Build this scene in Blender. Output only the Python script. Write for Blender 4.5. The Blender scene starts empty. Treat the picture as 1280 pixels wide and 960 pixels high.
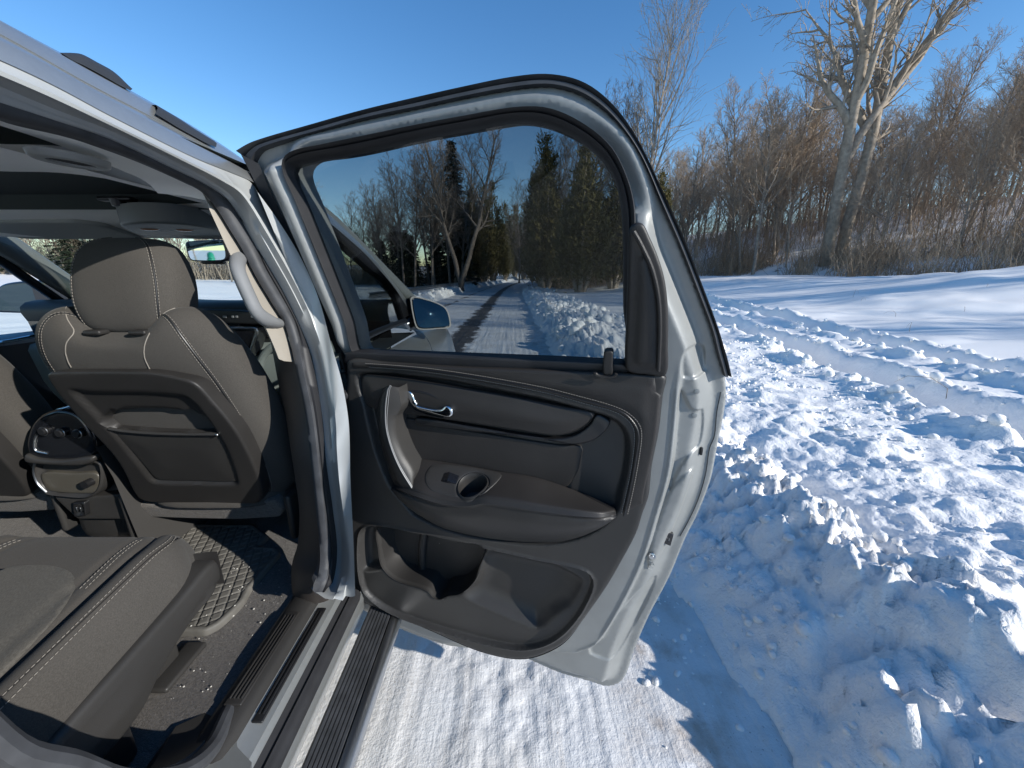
import bpy, bmesh, math, random
import numpy as np
from mathutils import Vector, Matrix
from mathutils.geometry import delaunay_2d_cdt
S = bpy.context.scene
COL = S.collection
R = math.radians
# ------------------------------------------------------------------ camera
PITCH = R(15.7); CAMH = 1.5; FPX = 481.0
cam_d = bpy.data.cameras.new('camera'); cam = bpy.data.objects.new('camera', cam_d); COL.objects.link(cam)
cam.location = (0, 0, CAMH); cam.rotation_euler = (math.pi / 2 - PITCH, 0, 0)
cam_d.sensor_width = 36; cam_d.lens = 36 * FPX / 1280; cam_d.clip_start = 0.02; cam_d.clip_end = 3000
S.camera = cam
# ------------------------------------------------------------------ light
SUN_D = Vector((-1, .53, -.47)).normalized()          # direction the sunlight travels
SUN_EL = math.asin(-SUN_D.z); 
W = bpy.data.worlds.new('World'); S.world = W; W.use_nodes = True
nt = W.node_tree; bg = nt.nodes['Background']
sky = nt.nodes.new('ShaderNodeTexSky'); sky.sky_type = 'NISHITA'; sky.sun_disc = False
sky.sun_elevation = SUN_EL; sky.sun_rotation = math.atan2(-SUN_D.x, -SUN_D.y)
sky.altitude = 200; sky.air_density = 1.0; sky.dust_density = 0; sky.ozone_density = 1.2
hs_ = nt.nodes.new('ShaderNodeHueSaturation'); hs_.inputs['Saturation'].default_value = 1.34; hs_.inputs['Value'].default_value = .98; hs_.inputs['Hue'].default_value = .505
nt.links.new(sky.outputs[0], hs_.inputs['Color']); nt.links.new(hs_.outputs[0], bg.inputs[0]); bg.inputs[1].default_value = .15
sl = bpy.data.lights.new('sun', 'SUN'); sl.energy = 4.4; sl.angle = R(.53); sl.color = (1, .965, .90)
so = bpy.data.objects.new('sun', sl); COL.objects.link(so); so.rotation_euler = SUN_D.to_track_quat('-Z', 'Y').to_euler()
S.view_settings.view_transform = 'Standard'; S.view_settings.look = 'None'; S.view_settings.gamma = 1
S.view_settings.exposure = 0.42
S.render.engine = 'CYCLES'
try:
    S.cycles.use_denoising = True; S.cycles.denoiser = 'OPENIMAGEDENOISE'
    S.cycles.max_bounces = 12; S.cycles.transparent_max_bounces = 24; S.cycles.diffuse_bounces = 6
    S.cycles.caustics_reflective = False; S.cycles.caustics_refractive = False
    S.cycles.sample_clamp_indirect = 8
except Exception: pass
# ------------------------------------------------------------------ helpers: rays from the survey photo
CP, SP = math.cos(PITCH), math.sin(PITCH)
def ray(px, py):
    a = (px - 640) / FPX; v = (py - 480) / FPX
    return Vector((a, CP - v * SP, -SP - v * CP))
def onX(px, py, X): d = ray(px, py); t = X / d.x; return Vector((X, d.y * t, CAMH + d.z * t))
def onY(px, py, Y): d = ray(px, py); t = Y / d.y; return Vector((d.x * t, Y, CAMH + d.z * t))
def onZ(px, py, Z): d = ray(px, py); t = (Z - CAMH) / d.z; return Vector((d.x * t, d.y * t, Z))
def xs(z): return -.42 - (.24 * max(0, z - 1.0))         # the car's right flank leans in above the belt
def onS(px, py, off=0.):
    z = 1.3
    for _ in range(25):
        p = onX(px, py, xs(z) + off); z = p.z
    return p
# door frame of reference: u along the door, w out of its inner face, z up
HP = Vector((-.43, .99)); EU = Vector((.75, -.203)).normalized(); EW = Vector((EU.y, -EU.x))
def lean(z):
    t = z - 1.26
    return 0. if t <= -.04 else (.27 * (t + .04) ** 2 / .16 if t < .04 else .27 * t)
def D3(u, z, w):
    w = w + lean(z); return Vector((HP.x + u * EU.x + w * EW.x, HP.y + u * EU.y + w * EW.y, z))
def onD(px, py, w=0.):
    d = ray(px, py); z = 1.3
    for _ in range(30):
        ww = w + lean(z)
        # (t*d - HP).EW = ww
        t = (ww + HP.dot(EW)) / (d.x * EW.x + d.y * EW.y); z = CAMH + d.z * t
    q = Vector((d.x * t, d.y * t)) - HP
    return (q.dot(EU), z)
# ------------------------------------------------------------------ helpers: curves
def spline(P, n, closed=False, linear=False):
    """resample a polyline (tuples) through a Catmull-Rom spline to n points of even arc length"""
    P = np.array([tuple(p) for p in P], float); N = len(P)
    if linear: dense = np.vstack([P, P[:1]]) if closed else P
    else:
        out = []
        rng = range(N if closed else N - 1)
        for i in rng:
            if closed: p0, p1, p2, p3 = P[i - 1], P[i], P[(i + 1) % N], P[(i + 2) % N]
            else:
                p1, p2 = P[i], P[i + 1]
                p0 = P[i - 1] if i > 0 else 2 * p1 - p2
                p3 = P[i + 2] if i + 2 < N else 2 * p2 - p1
            # centripetal-ish: plain uniform with limited tangents
            d12 = np.linalg.norm(p2 - p1) + 1e-9
            t1 = (p2 - p0) / (np.linalg.norm(p2 - p1) + np.linalg.norm(p1 - p0) + 1e-9) * d12
            t2 = (p3 - p1) / (np.linalg.norm(p3 - p2) + np.linalg.norm(p2 - p1) + 1e-9) * d12
            for t in np.linspace(0, 1, 12, endpoint=False):
                h = (2*t**3-3*t*t+1, t**3-2*t*t+t, -2*t**3+3*t*t, t**3-t*t)
                out.append(h[0]*p1 + h[1]*t1 + h[2]*p2 + h[3]*t2)
        out.append(P[0] if closed else P[-1]); dense = np.array(out)
    s = np.concatenate([[0], np.cumsum(np.linalg.norm(np.diff(dense, axis=0), axis=1))])
    q = np.linspace(0, s[-1], n + 1)[:-1] if closed else np.linspace(0, s[-1], n)
    return np.stack([np.interp(q, s, dense[:, k]) for k in range(P.shape[1])], 1)
def poly_dist(pts, poly, closed=True):
    A = poly; B = np.roll(poly, -1, 0) if closed else None
    if not closed: A, B = poly[:-1], poly[1:]
    best = np.full(len(pts), 1e9)
    for a, b in zip(A, B):
        ab = b - a; L = ab @ ab + 1e-12
        t = np.clip(((pts - a) @ ab) / L, 0, 1)
        d = np.linalg.norm(pts - (a + t[:, None] * ab), axis=1)
        best = np.minimum(best, d)
    return best
def inside(pts, poly):
    x, y = pts[:, 0], pts[:, 1]; c = np.zeros(len(pts), bool)
    A = poly; B = np.roll(poly, -1, 0)
    for (x1, y1), (x2, y2) in zip(A, B):
        if y1 == y2: continue
        m = ((y1 > y) != (y2 > y)) & (x < (x2 - x1) * (y - y1) / (y2 - y1) + x1)
        c ^= m
    return c
def sdist(pts, poly):
    d = poly_dist(pts, poly); return np.where(inside(pts, poly), d, -d)
def sstep(x, a, b):
    t = np.clip((x - a) / (b - a), 0, 1); return t * t * (3 - 2 * t)
# ------------------------------------------------------------------ helpers: objects
def prop(o, label=None, cat=None, group=None, kind=None):
    if label: o['label'] = label
    if cat: o['category'] = cat
    if group: o['group'] = group
    if kind: o['kind'] = kind
    return o
def empty(name, loc=(0, 0, 0), rz=0, parent=None):
    o = bpy.data.objects.new(name, None); COL.objects.link(o); o.location = loc; o.rotation_euler = (0, 0, rz)
    o.empty_display_size = .1
    if parent: o.parent = parent
    return o
class MB:
    """collects verts and faces, then links them as one mesh object"""
    def __init__(s): s.v = []; s.f = []
    def add(s, V, F):
        n = len(s.v); s.v.extend(tuple(map(float, p)) for p in V); s.f.extend(tuple(i + n for i in f) for f in F); return n
    def loft(s, curves, closed=False, cap=False, ring=False):
        """curves: equal-length lists of 3-D points; closed: each curve is a loop; ring: last joins the first"""
        n = len(curves[0]); V = [p for c in curves for p in c]; F = []
        m = len(curves)
        for j in range(m if ring else m - 1):
            k = (j + 1) % m
            for i in range(n if closed else n - 1):
                i2 = (i + 1) % n
                F.append((j*n+i, j*n+i2, k*n+i2, k*n+i))
        if cap and closed: F.append(tuple(range(n))[::-1]); F.append(tuple((m-1)*n + i for i in range(n)))
        s.add(V, F)
    def tube(s, pts, r, sides=8, cap=True, closed=False, flat=1., up=None):
        P = [Vector(p) for p in pts]; n = len(P); rr = r if hasattr(r, '__len__') else [r] * n
        rings = []; N = None
        for i, p in enumerate(P):
            a = P[i - 1] if (i > 0 or closed) else p; b = P[(i + 1) % n] if (i < n - 1 or closed) else p
            T = (b - a)
            T = T.normalized() if T.length > 1e-9 else Vector((0, 0, 1))
            if up is not None: N = Vector(up)
            if N is None: N = T.orthogonal()
            N = (N - T * N.dot(T))
            N = N.normalized() if N.length > 1e-6 else T.orthogonal().normalized()
            Bn = T.cross(N)
            rings.append([p + (N * math.cos(2*math.pi*k/sides) * flat + Bn * math.sin(2*math.pi*k/sides)) * rr[i] for k in range(sides)])
        s.loft(rings, closed=True, ring=closed)
        if cap and not closed:
            m = len(s.v); s.f.append(tuple(m - sides + k for k in range(sides))); st = m - sides * n
            s.f.append(tuple(st + k for k in range(sides))[::-1])
    def box(s, c, d, M=None):
        c = Vector(c); V = []
        for x in (-1, 1):
            for y in (-1, 1):
                for z in (-1, 1):
                    q = Vector((x*d[0]/2, y*d[1]/2, z*d[2]/2)); V.append(c + (M @ q if M else q))
        s.add(V, [(0,1,3,2),(4,6,7,5),(0,4,5,1),(2,3,7,6),(0,2,6,4),(1,5,7,3)])
    def rbox(s, c, d, r=.01, seg=3, M=None):
        """box with rounded edges"""
        bm = bmesh.new(); bmesh.ops.create_cube(bm, size=1)
        for v in bm.verts: v.co = Vector((v.co.x*d[0], v.co.y*d[1], v.co.z*d[2]))
        bmesh.ops.bevel(bm, geom=bm.edges[:], offset=min(r, min(d)*.49), segments=seg, profile=.5, affect='EDGES')
        bm.verts.index_update(); c = Vector(c)
        s.add([c + (M @ v.co if M else v.co) for v in bm.verts], [[v.index for v in f.verts] for f in bm.faces]); bm.free()
    def ball(s, c, r, seg=12, M=None):
        bm = bmesh.new(); bmesh.ops.create_uvsphere(bm, u_segments=seg, v_segments=max(6, seg*2//3), radius=1)
        c = Vector(c); rr = r if hasattr(r, '__len__') else (r, r, r); bm.verts.index_update()
        V = []
        for v in bm.verts:
            q = Vector((v.co.x*rr[0], v.co.y*rr[1], v.co.z*rr[2])); V.append(c + (M @ q if M else q))
        s.add(V, [[v.index for v in f.verts] for f in bm.faces]); bm.free()
    def build(s, name, mat, parent=None, angle=35, smooth=True, weighted=False, recalc=True, kind=None, label=None):
        me = bpy.data.meshes.new(name); me.from_pydata(s.v, [], s.f); me.validate(clean_customdata=False)
        if recalc:
            bm = bmesh.new(); bm.from_mesh(me); bmesh.ops.remove_doubles(bm, verts=bm.verts[:], dist=1e-6)
            bmesh.ops.recalc_face_normals(bm, faces=bm.faces[:]); bm.to_mesh(me); bm.free()
        if smooth:
            me.polygons.foreach_set('use_smooth', [True] * len(me.polygons))
            me.set_sharp_from_angle(angle=R(angle))
        me.materials.append(mat)
        o = bpy.data.objects.new(name, me); COL.objects.link(o)
        if parent: o.parent = parent
        if weighted: md = o.modifiers.new('wn', 'WEIGHTED_NORMAL'); md.keep_sharp = True
        if kind: o['kind'] = kind
        if label: o['label'] = label
        return o
def big_mesh(name, V, F, mat, parent=None, smooth=True, uv=None):
    """numpy verts (n,3) and quads/tris (m,k) -> object, fast"""
    V = np.asarray(V, np.float32); F = np.asarray(F, np.int32); k = F.shape[1]
    me = bpy.data.meshes.new(name); me.vertices.add(len(V)); me.vertices.foreach_set('co', V.ravel())
    me.loops.add(F.size); me.loops.foreach_set('vertex_index', F.ravel()); me.polygons.add(len(F))
    me.polygons.foreach_set('loop_start', np.arange(0, F.size, k, dtype=np.int32))
    me.polygons.foreach_set('use_smooth', np.full(len(F), smooth))
    me.update(calc_edges=True); me.validate(clean_customdata=False)
    me.materials.append(mat)
    o = bpy.data.objects.new(name, me); COL.objects.link(o)
    if parent: o.parent = parent
    return o
def pad(poly2, fmap, w0, w1, bev=.01, res=.02, f=None, holes=(), mb=None, nring=4, back=False, more=None):
    """a plate with a rounded rim: poly2 (n,2) outline, fmap(a,b,w)->3-D, w1 front level, w0 where the skirt ends.
       f(pts, dist) gives an extra offset in w."""
    poly2 = np.asarray(poly2, float); hs = [np.asarray(h, float) for h in holes]
    rings = [poly2]; 
    area = 0.5*np.sum(poly2[:,0]*np.roll(poly2[:,1],-1)-np.roll(poly2[:,0],-1)*poly2[:,1]); sg = 1 if area > 0 else -1
    def offs(P, d, sgn):
        T = np.roll(P, -1, 0) - np.roll(P, 1, 0); T /= np.linalg.norm(T, axis=1)[:, None] + 1e-9
        Nn = np.stack([-T[:, 1], T[:, 0]], 1) * sgn; return P + Nn * d
    extra = []
    levels = [bev*(1-math.cos(math.pi/2*k/nring)) for k in range(1, nring+1)] if bev > 0 else []
    for d in levels:
        q = offs(poly2, d, sg); dd = sdist(q, poly2); q = q[dd > d*.75]; extra.append(q)
        for h in hs:
            ah = 0.5*np.sum(h[:,0]*np.roll(h[:,1],-1)-np.roll(h[:,0],-1)*h[:,1])
            q = offs(h, d, -1 if ah > 0 else 1); extra.append(q[(sdist(q, poly2) > d*.75)])
    lo, hi = poly2.min(0), poly2.max(0)
    gx, gy = np.meshgrid(np.arange(lo[0], hi[0], res), np.arange(lo[1], hi[1], res)); gx = gx + (np.arange(gx.shape[0]) % 2)[:, None]*res*.5
    g = np.stack([gx.ravel(), gy.ravel()], 1); g = g[sdist(g, poly2) > bev + res*.4]
    for h in hs: g = g[sdist(g, h) < -(bev + res*.4)]
    if more is not None:
        q = np.asarray(more); q = q[sdist(q, poly2) > bev*.5]
        for h in hs: q = q[sdist(q, h) < -bev*.5]
        extra.append(q)
    pts = [poly2] + hs; n0 = sum(len(p) for p in pts)
    allp = np.vstack(pts + extra + [g])
    edges = []; o = 0
    for p in pts:
        n = len(p); edges += [(o+i, o+(i+1) % n) for i in range(n)]; o += n
    rs = delaunay_2d_cdt([Vector(p) for p in allp], edges, [], 0, 1e-6)
    vo = np.array([tuple(v) for v in rs[0]]); tri = np.array([t for t in rs[2] if len(t) == 3])
    c = vo[tri].mean(1); keep = inside(c, poly2)
    for h in hs: keep &= ~inside(c, h)
    tri = tri[keep]
    d = poly_dist(vo, poly2)
    for h in hs: d = np.minimum(d, poly_dist(vo, h))
    w = np.full(len(vo), float(w1))
    if bev > 0:
        t = np.clip(bev - d, 0, bev); w += np.sqrt(np.maximum(bev*bev - t*t, 0)) - bev
    if f is not None: w = w + f(vo, d)
    V = [fmap(p[0], p[1], ww) for p, ww in zip(vo, w)]
    mb = mb or MB(); n = mb.add(V, [tuple(t) for t in tri])
    # skirts
    for p in pts:
        idx = []
        for q in p:
            idx.append(int(np.argmin(np.sum((vo - q)**2, 1))))
        m = len(p)
        b = mb.add([fmap(vo[i][0], vo[i][1], w0) for i in idx], [])
        for i in range(m):
            j = (i+1) % m
            if idx[i] != idx[j]: mb.f.append((n+idx[i], n+idx[j], b+j, b+i))
    if back and not hs: mb.f.append(tuple(b + i for i in range(len(poly2))))
    return mb
# ------------------------------------------------------------------ helpers: materials
def mat(name, col, rough=.5, metal=0., spec=.5, coat=0., bump=None, var=None, trans=None, emis=None, sheen=0.):
    """bump = [(scale, strength, distance, detail)], var = (scale, amount) mottles the colour"""
    m = bpy.data.materials.new(name); m.use_nodes = True; nt = m.node_tree; b = nt.nodes['Principled BSDF']
    b.inputs['Base Color'].default_value = (*col, 1); b.inputs['Roughness'].default_value = rough
    b.inputs['Metallic'].default_value = metal; b.inputs['Specular IOR Level'].default_value = spec
    b.inputs['Coat Weight'].default_value = coat; b.inputs['Coat Roughness'].default_value = .06
    b.inputs['Sheen Weight'].default_value = sheen
    tc = nt.nodes.new('ShaderNodeTexCoord'); m['tc'] = tc.name
    if var:
        n = nt.nodes.new('ShaderNodeTexNoise'); n.inputs['Scale'].default_value = var[0]; n.inputs['Detail'].default_value = 6
        nt.links.new(tc.outputs['Object'], n.inputs['Vector'])
        mx = nt.nodes.new('ShaderNodeMix'); mx.data_type = 'RGBA'
        mx.inputs[6].default_value = (*[c*(1-var[1]) for c in col], 1); mx.inputs[7].default_value = (*[min(1, c*(1+var[1])) for c in col], 1)
        rmp = nt.nodes.new('ShaderNodeMapRange'); rmp.inputs[1].default_value = .3; rmp.inputs[2].default_value = .7
        nt.links.new(n.outputs[0], rmp.inputs[0]); nt.links.new(rmp.outputs[0], mx.inputs[0]); nt.links.new(mx.outputs[2], b.inputs['Base Color'])
    last = None
    for (sc, st, di, de) in (bump or []):
        n = nt.nodes.new('ShaderNodeTexNoise'); n.inputs['Scale'].default_value = sc; n.inputs['Detail'].default_value = de
        nt.links.new(tc.outputs['Object'], n.inputs['Vector'])
        bp = nt.nodes.new('ShaderNodeBump'); bp.inputs['Strength'].default_value = st; bp.inputs['Distance'].default_value = di
        nt.links.new(n.outputs[0], bp.inputs['Height'])
        if last: nt.links.new(last.outputs[0], bp.inputs['Normal'])
        last = bp
    if last: nt.links.new(last.outputs[0], b.inputs['Normal'])
    if coat and last: pass
    return m
def glass_mat(name, tint, refl=.32, rough=0.0, ior=1.5):
    m = bpy.data.materials.new(name); m.use_nodes = True; nt = m.node_tree; nt.nodes.clear()
    o = nt.nodes.new('ShaderNodeOutputMaterial'); tr = nt.nodes.new('ShaderNodeBsdfTransparent'); gl = nt.nodes.new('ShaderNodeBsdfGlossy')
    tr.inputs[0].default_value = (*tint, 1); gl.inputs['Roughness'].default_value = rough; gl.inputs[0].default_value = (refl, refl, refl, 1)
    fr = nt.nodes.new('ShaderNodeFresnel'); ge = nt.nodes.new('ShaderNodeNewGeometry'); mr = nt.nodes.new('ShaderNodeMapRange')
    mr.inputs[3].default_value = ior; mr.inputs[4].default_value = 1/ior; nt.links.new(ge.outputs['Backfacing'], mr.inputs[0]); nt.links.new(mr.outputs[0], fr.inputs[0])
    mx = nt.nodes.new('ShaderNodeMixShader')
    nt.links.new(fr.outputs[0], mx.inputs[0]); nt.links.new(tr.outputs[0], mx.inputs[1]); nt.links.new(gl.outputs[0], mx.inputs[2]); nt.links.new(mx.outputs[0], o.inputs[0])
    return m
M = {}
M['paint'] = mat('silver paint', (.46, .475, .47), .34, .72, coat=.6, bump=[(900, .05, .0008, 2)], var=(60, .03))
M['paint_in'] = mat('silver inner paint', (.27, .275, .265), .42, .12, coat=.25, bump=[(500, .06, .001, 3)], var=(14, .07))
M['paint_frame'] = mat('silver frame paint', (.42, .43, .42), .38, .12, coat=.3, bump=[(500, .06, .001, 3)], var=(14, .05))
M['plastic'] = mat('dark grained plastic', (.026, .0245, .0235), .46, 0, .36, bump=[(900, .22, .0012, 3)], var=(9, .12))
M['plastic2'] = mat('charcoal grained plastic', (.034, .0325, .031), .44, 0, .38, bump=[(700, .22, .0012, 3)], var=(6, .12))
M['vinyl'] = mat('soft brown black vinyl', (.027, .0245, .023), .48, 0, .36, bump=[(420, .3, .0015, 4)], var=(7, .15))
M['black'] = mat('black plastic', (.012, .012, .013), .4, bump=[(500, .1, .001, 2)])
M['gloss'] = mat('gloss black', (.01, .011, .014), .14, coat=.5)
M['rubber'] = mat('black rubber seal', (.018, .018, .02), .55, bump=[(200, .1, .001, 3)], var=(20, .2))
M['rubber2'] = mat('grey worn rubber', (.05, .052, .057), .6, bump=[(160, .15, .001, 3)], var=(25, .3))
M['chrome'] = mat('chrome', (.75, .77, .78), .09, 1., bump=[(40, .02, .001, 2)])
M['alu'] = mat('satin metal', (.55, .56, .57), .3, 1., bump=[(300, .05, .0006, 2)])
M['beige'] = mat('beige trim plastic', (.34, .31, .265), .5, bump=[(800, .15, .001, 3)], var=(8, .06))
M['greytrim'] = mat('cool grey trim plastic', (.20, .205, .21), .6, 0, .3, bump=[(800, .15, .001, 3)])
M['headliner'] = mat('headliner cloth', (.80, .785, .73), .95, bump=[(1200, .3, .001, 2)], var=(5, .05), sheen=.2)
M['greenlens'] = mat('amber reading lamp lens', (.45, .2, .1), .2)
M['thread'] = mat('light grey thread', (.26, .235, .205), .85)
M['carpet'] = mat('grey car carpet', (.10, .089, .078), .98, bump=[(650, .9, .006, 4), (60, .4, .01, 3)], var=(220, .45), sheen=.3)
M['mirror_out'] = mat('outside mirror glass', (.09, .125, .135), .02, 1.)
M['mirror'] = mat('mirror glass', (.62, .7, .72), .02, 1.)
M['glass_tint'] = glass_mat('privacy glass', (.55, .575, .58))
M['glass_clear'] = glass_mat('green tinted clear glass', (.90, .96, .94))
def fabric(name, col, scale=1300, amt=.2):
    m = mat(name, col, .95, 0, .15, sheen=.06, bump=[(14, .15, .01, 3)])
    nt = m.node_tree; b = nt.nodes['Principled BSDF']; tc = nt.nodes[m['tc']]
    n = nt.nodes.new('ShaderNodeTexNoise'); n.inputs['Scale'].default_value = scale; n.inputs['Detail'].default_value = 3
    mp = nt.nodes.new('ShaderNodeMapping'); mp.inputs['Scale'].default_value = (1, .35, .35)
    nt.links.new(tc.outputs['Object'], mp.inputs[0]); nt.links.new(mp.outputs[0], n.inputs['Vector'])
    n2 = nt.nodes.new('ShaderNodeTexNoise'); n2.inputs['Scale'].default_value = 5; nt.links.new(tc.outputs['Object'], n2.inputs['Vector'])
    ad = nt.nodes.new('ShaderNodeMath'); ad.operation = 'MULTIPLY_ADD'; ad.inputs[1].default_value = .25
    nt.links.new(n2.outputs[0], ad.inputs[0]); nt.links.new(n.outputs[0], ad.inputs[2])
    rmp = nt.nodes.new('ShaderNodeMapRange'); rmp.inputs[1].default_value = .42; rmp.inputs[2].default_value = .82
    mx = nt.nodes.new('ShaderNodeMix'); mx.data_type = 'RGBA'
    mx.inputs[6].default_value = (*[c*(1-amt) for c in col], 1); mx.inputs[7].default_value = (*[c*(1+amt) for c in col], 1)
    nt.links.new(ad.outputs[0], rmp.inputs[0]); nt.links.new(rmp.outputs[0], mx.inputs[0]); nt.links.new(mx.outputs[2], b.inputs['Base Color'])
    bp = nt.nodes.new('ShaderNodeBump'); bp.inputs['Strength'].default_value = .35; bp.inputs['Distance'].default_value = .0012
    old = b.inputs['Normal'].links[0].from_node
    nt.links.new(n.outputs[0], bp.inputs['Height']); nt.links.new(old.outputs[0], bp.inputs['Normal']); nt.links.new(bp.outputs[0], b.inputs['Normal'])
    return m
M['fabric'] = fabric('brown grey seat cloth', (.066, .061, .055))
M['fabric2'] = fabric('lighter seat insert cloth', (.088, .083, .074), 800, .25)
# ================================================================== GROUND
rng = np.random.default_rng(7)
_perm = rng.permutation(4096); _val = rng.random(4096)
def _h(ix, iy, k=0): return _val[_perm[(_perm[(ix + 131*k) & 4095] + iy) & 4095]]
def vnoise(x, y, k=0):
    ix = np.floor(x).astype(np.int64); iy = np.floor(y).astype(np.int64); fx = x-ix; fy = y-iy
    u = fx*fx*fx*(fx*(fx*6-15)+10); v = fy*fy*fy*(fy*(fy*6-15)+10)
    a = _h(ix, iy, k); b = _h(ix+1, iy, k); c = _h(ix, iy+1, k); d = _h(ix+1, iy+1, k)
    return (a*(1-u)+b*u)*(1-v)+(c*(1-u)+d*u)*v - .5
def fbm(x, y, o=4, k=0, g=.5):
    s = 0; a = 1
    for i in range(o): s = s + a*vnoise(x*2**i+17.3*i, y*2**i-9.1*i, k+i); a *= g
    return s
def worley(x, y, k=0, jit=.9):
    ix = np.floor(x).astype(np.int64); iy = np.floor(y).astype(np.int64); best = np.full(x.shape, 9.); rv = np.zeros(x.shape)
    for dx in (-1, 0, 1):
        for dy in (-1, 0, 1):
            jx = ix+dx; jy = iy+dy
            px = jx+.5+jit*(_h(jx, jy, k)-.5); py = jy+.5+jit*(_h(jx, jy, k+5)-.5)
            d = (x-px)**2+(y-py)**2; m = d < best; best = np.where(m, d, best); rv = np.where(m, _h(jx, jy, k+9), rv)
    return np.sqrt(best), rv
def lump(x, y, sc, k):
    wx = x + .25*sc*vnoise(x/sc*1.7, y/sc*1.7, k+20); wy = y + .25*sc*vnoise(x/sc*1.7+9, y/sc*1.7+4, k+21)
    f, r = worley(wx/sc, wy/sc, k)
    rad = .25+.5*r
    return np.sqrt(np.maximum(0, 1-(f/rad)**2))*rad
def bend(Y): return .0006*np.maximum(0, Y-22)**2
def rut1(Y): return 3.5+.215*Y-.0015*Y*Y
def ground_h(X, Y):
    X = np.asarray(X, float); Y = np.asarray(Y, float)
    x = X-(.80+.0*Y+bend(Y))+.12*fbm(Y*.9, X*0+3.3, 3, 40)+.12*fbm(Y*3.5, X*0+7.3, 3, 44)
    xl = -(X-(-4.6+bend(Y)))+.15*fbm(Y*.7, X*0+1.3, 3, 42)
    # right side: berm, plateau, field
    s = X+.35*np.maximum(0, Y-8)
    far_ = sstep(Y, 3, 9)
    ridge = .20*np.clip(x/.60, 0, 1)*(1+.75*far_)*(1+.25*fbm(Y*1.1, X*.6, 2, 58))*(1+.5*fbm(Y*.8, X*.5, 3, 50))
    far = sstep(Y, 6, 14)
    ridge = ridge*(1-.15*far)
    plate = .30*sstep(x, .1, 1.7)
    h = np.maximum(ridge, plate)
    h = h+1.15*sstep(s, 5, 25)*sstep(X, 3.2, 15)
    h = h+.75*np.exp(-((X-19)/5)**2-((Y-12.5)/3.)**2)+.16*fbm(X*.16+.1*Y, Y*.35, 3, 52)*sstep(X, 6, 9)
    h = h+.14*np.exp(-((X-1.5)/.32)**2-((Y-.95)/.38)**2)+.09*np.exp(-((X-1.38)/.26)**2-((Y-1.85)/.45)**2)+.08*np.exp(-((X-2.1)/.4)**2-((Y-1.3)/.3)**2)
    hs = np.maximum(0, s-30); hill = 13*(1-np.exp(-hs*.36/13))*sstep(X, 10, 26)
    h = h+hill
    lm = sstep(x, -.08, .30)*(1-sstep(X-rut1(Y), .1, .8)*sstep(X, 3, 4))*(1-sstep(x, 2.0, 3.2)*sstep(Y, 7, 12))
    lm = lm*(1-sstep(Y, 50, 80))*(1-.45*sstep(x, 1.6, 2.6))
    smooth_patch = sstep(fbm(X*.55, Y*.55, 2, 77), -.02, .2)*sstep(x, 1.3, 2.0)
    lm2 = lm*(1-.85*smooth_patch)
    big = lump(X, Y, .50, 1)*.17+lump(X, Y, .26, 2)*.13
    sm = (lump(X, Y, .15, 3)*.085+lump(X, Y, .07, 4)*.045+lump(X, Y, .035, 14)*.020)*(1-.35*sstep(x, .8, 1.4))
    pt = .25+1.1*sstep(fbm(X*1.3, Y*1.3, 3, 88), -.15, .22); sm = sm*np.where(x < .8, np.maximum(pt, .7)*.95, pt*.5)
    h = h+lm*.8*(big-.04)*(.35+.65*sstep(x, .2, .6))*(1-.82*sstep(x, .75, 1.3)*(1-sstep(Y, 6, 10)))+lm2*sm+lm*.06*fbm(X*5, Y*5, 5, 60)+lm*.02*np.abs(fbm(X*14, Y*14, 3, 62))
    # vehicle ruts through the field
    for off, k in ((0, 70), (1.8, 73)):
        d = X-rut1(Y)-off+.05*fbm(Y*1.5, X*0+k, 3, k)
        vis = sstep(Y, -30, -6)*(1-sstep(Y, 22, 34))
        h = h+vis*(-.25*(1-sstep(np.abs(d), .20, .40))+.055*np.exp(-((np.abs(d)-.50)/.16)**2)*(1+2.2*fbm(X*3, Y*3, 3, k+1)))
        em = vis*np.exp(-((np.abs(d)-.45)/.3)**2)
        h = h+em*(lump(X, Y, .22, 6)*.06+lump(X, Y, .1, 7)*.05)
    # left bank and field
    left = .34*sstep(xl, 0, .5)*(1-.45*sstep(xl, .7, 2))*(1+.6*fbm(Y*.8, X*.5, 3, 55))+.009*np.maximum(0, xl-6)
    left = left+sstep(xl, .05, .3)*(1-sstep(xl, 1.4, 2.4))*(lump(X, Y, .5, 8)*.25+lump(X, Y, .25, 9)*.12)+.06*fbm(X*.2, Y*.2, 3, 57)*sstep(xl, 2, 5)
    h = np.where(xl > 0, left, h)
    road = (x < 0) & (xl < 0)
    h = np.where(road, -.03-.05*sstep(np.minimum(-x, -xl), .05, .4), h)
    fd = np.maximum(np.hypot(X, Y)-90, 0)
    return h+.02*fd*sstep(np.hypot(X, Y), 90, 130)
def sinh_axis(c, lo, hi, n, a):
    tl, th = -np.arcsinh((c-lo)/a), np.arcsinh((hi-c)/a); return c+a*np.sinh(np.linspace(tl, th, n))
def grid_faces(nx, ny):
    i = np.arange(nx-1)[None, :]+np.arange(ny-1)[:, None]*nx; i = i.ravel()
    return np.stack([i, i+1, i+1+nx, i+nx], 1)
ax = sinh_axis(1.7, -600, 600, 800, .75); ay = sinh_axis(1.9, -400, 900, 800, .8)
GX, GY = np.meshgrid(ax, ay); GZ = ground_h(GX, GY)
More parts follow.
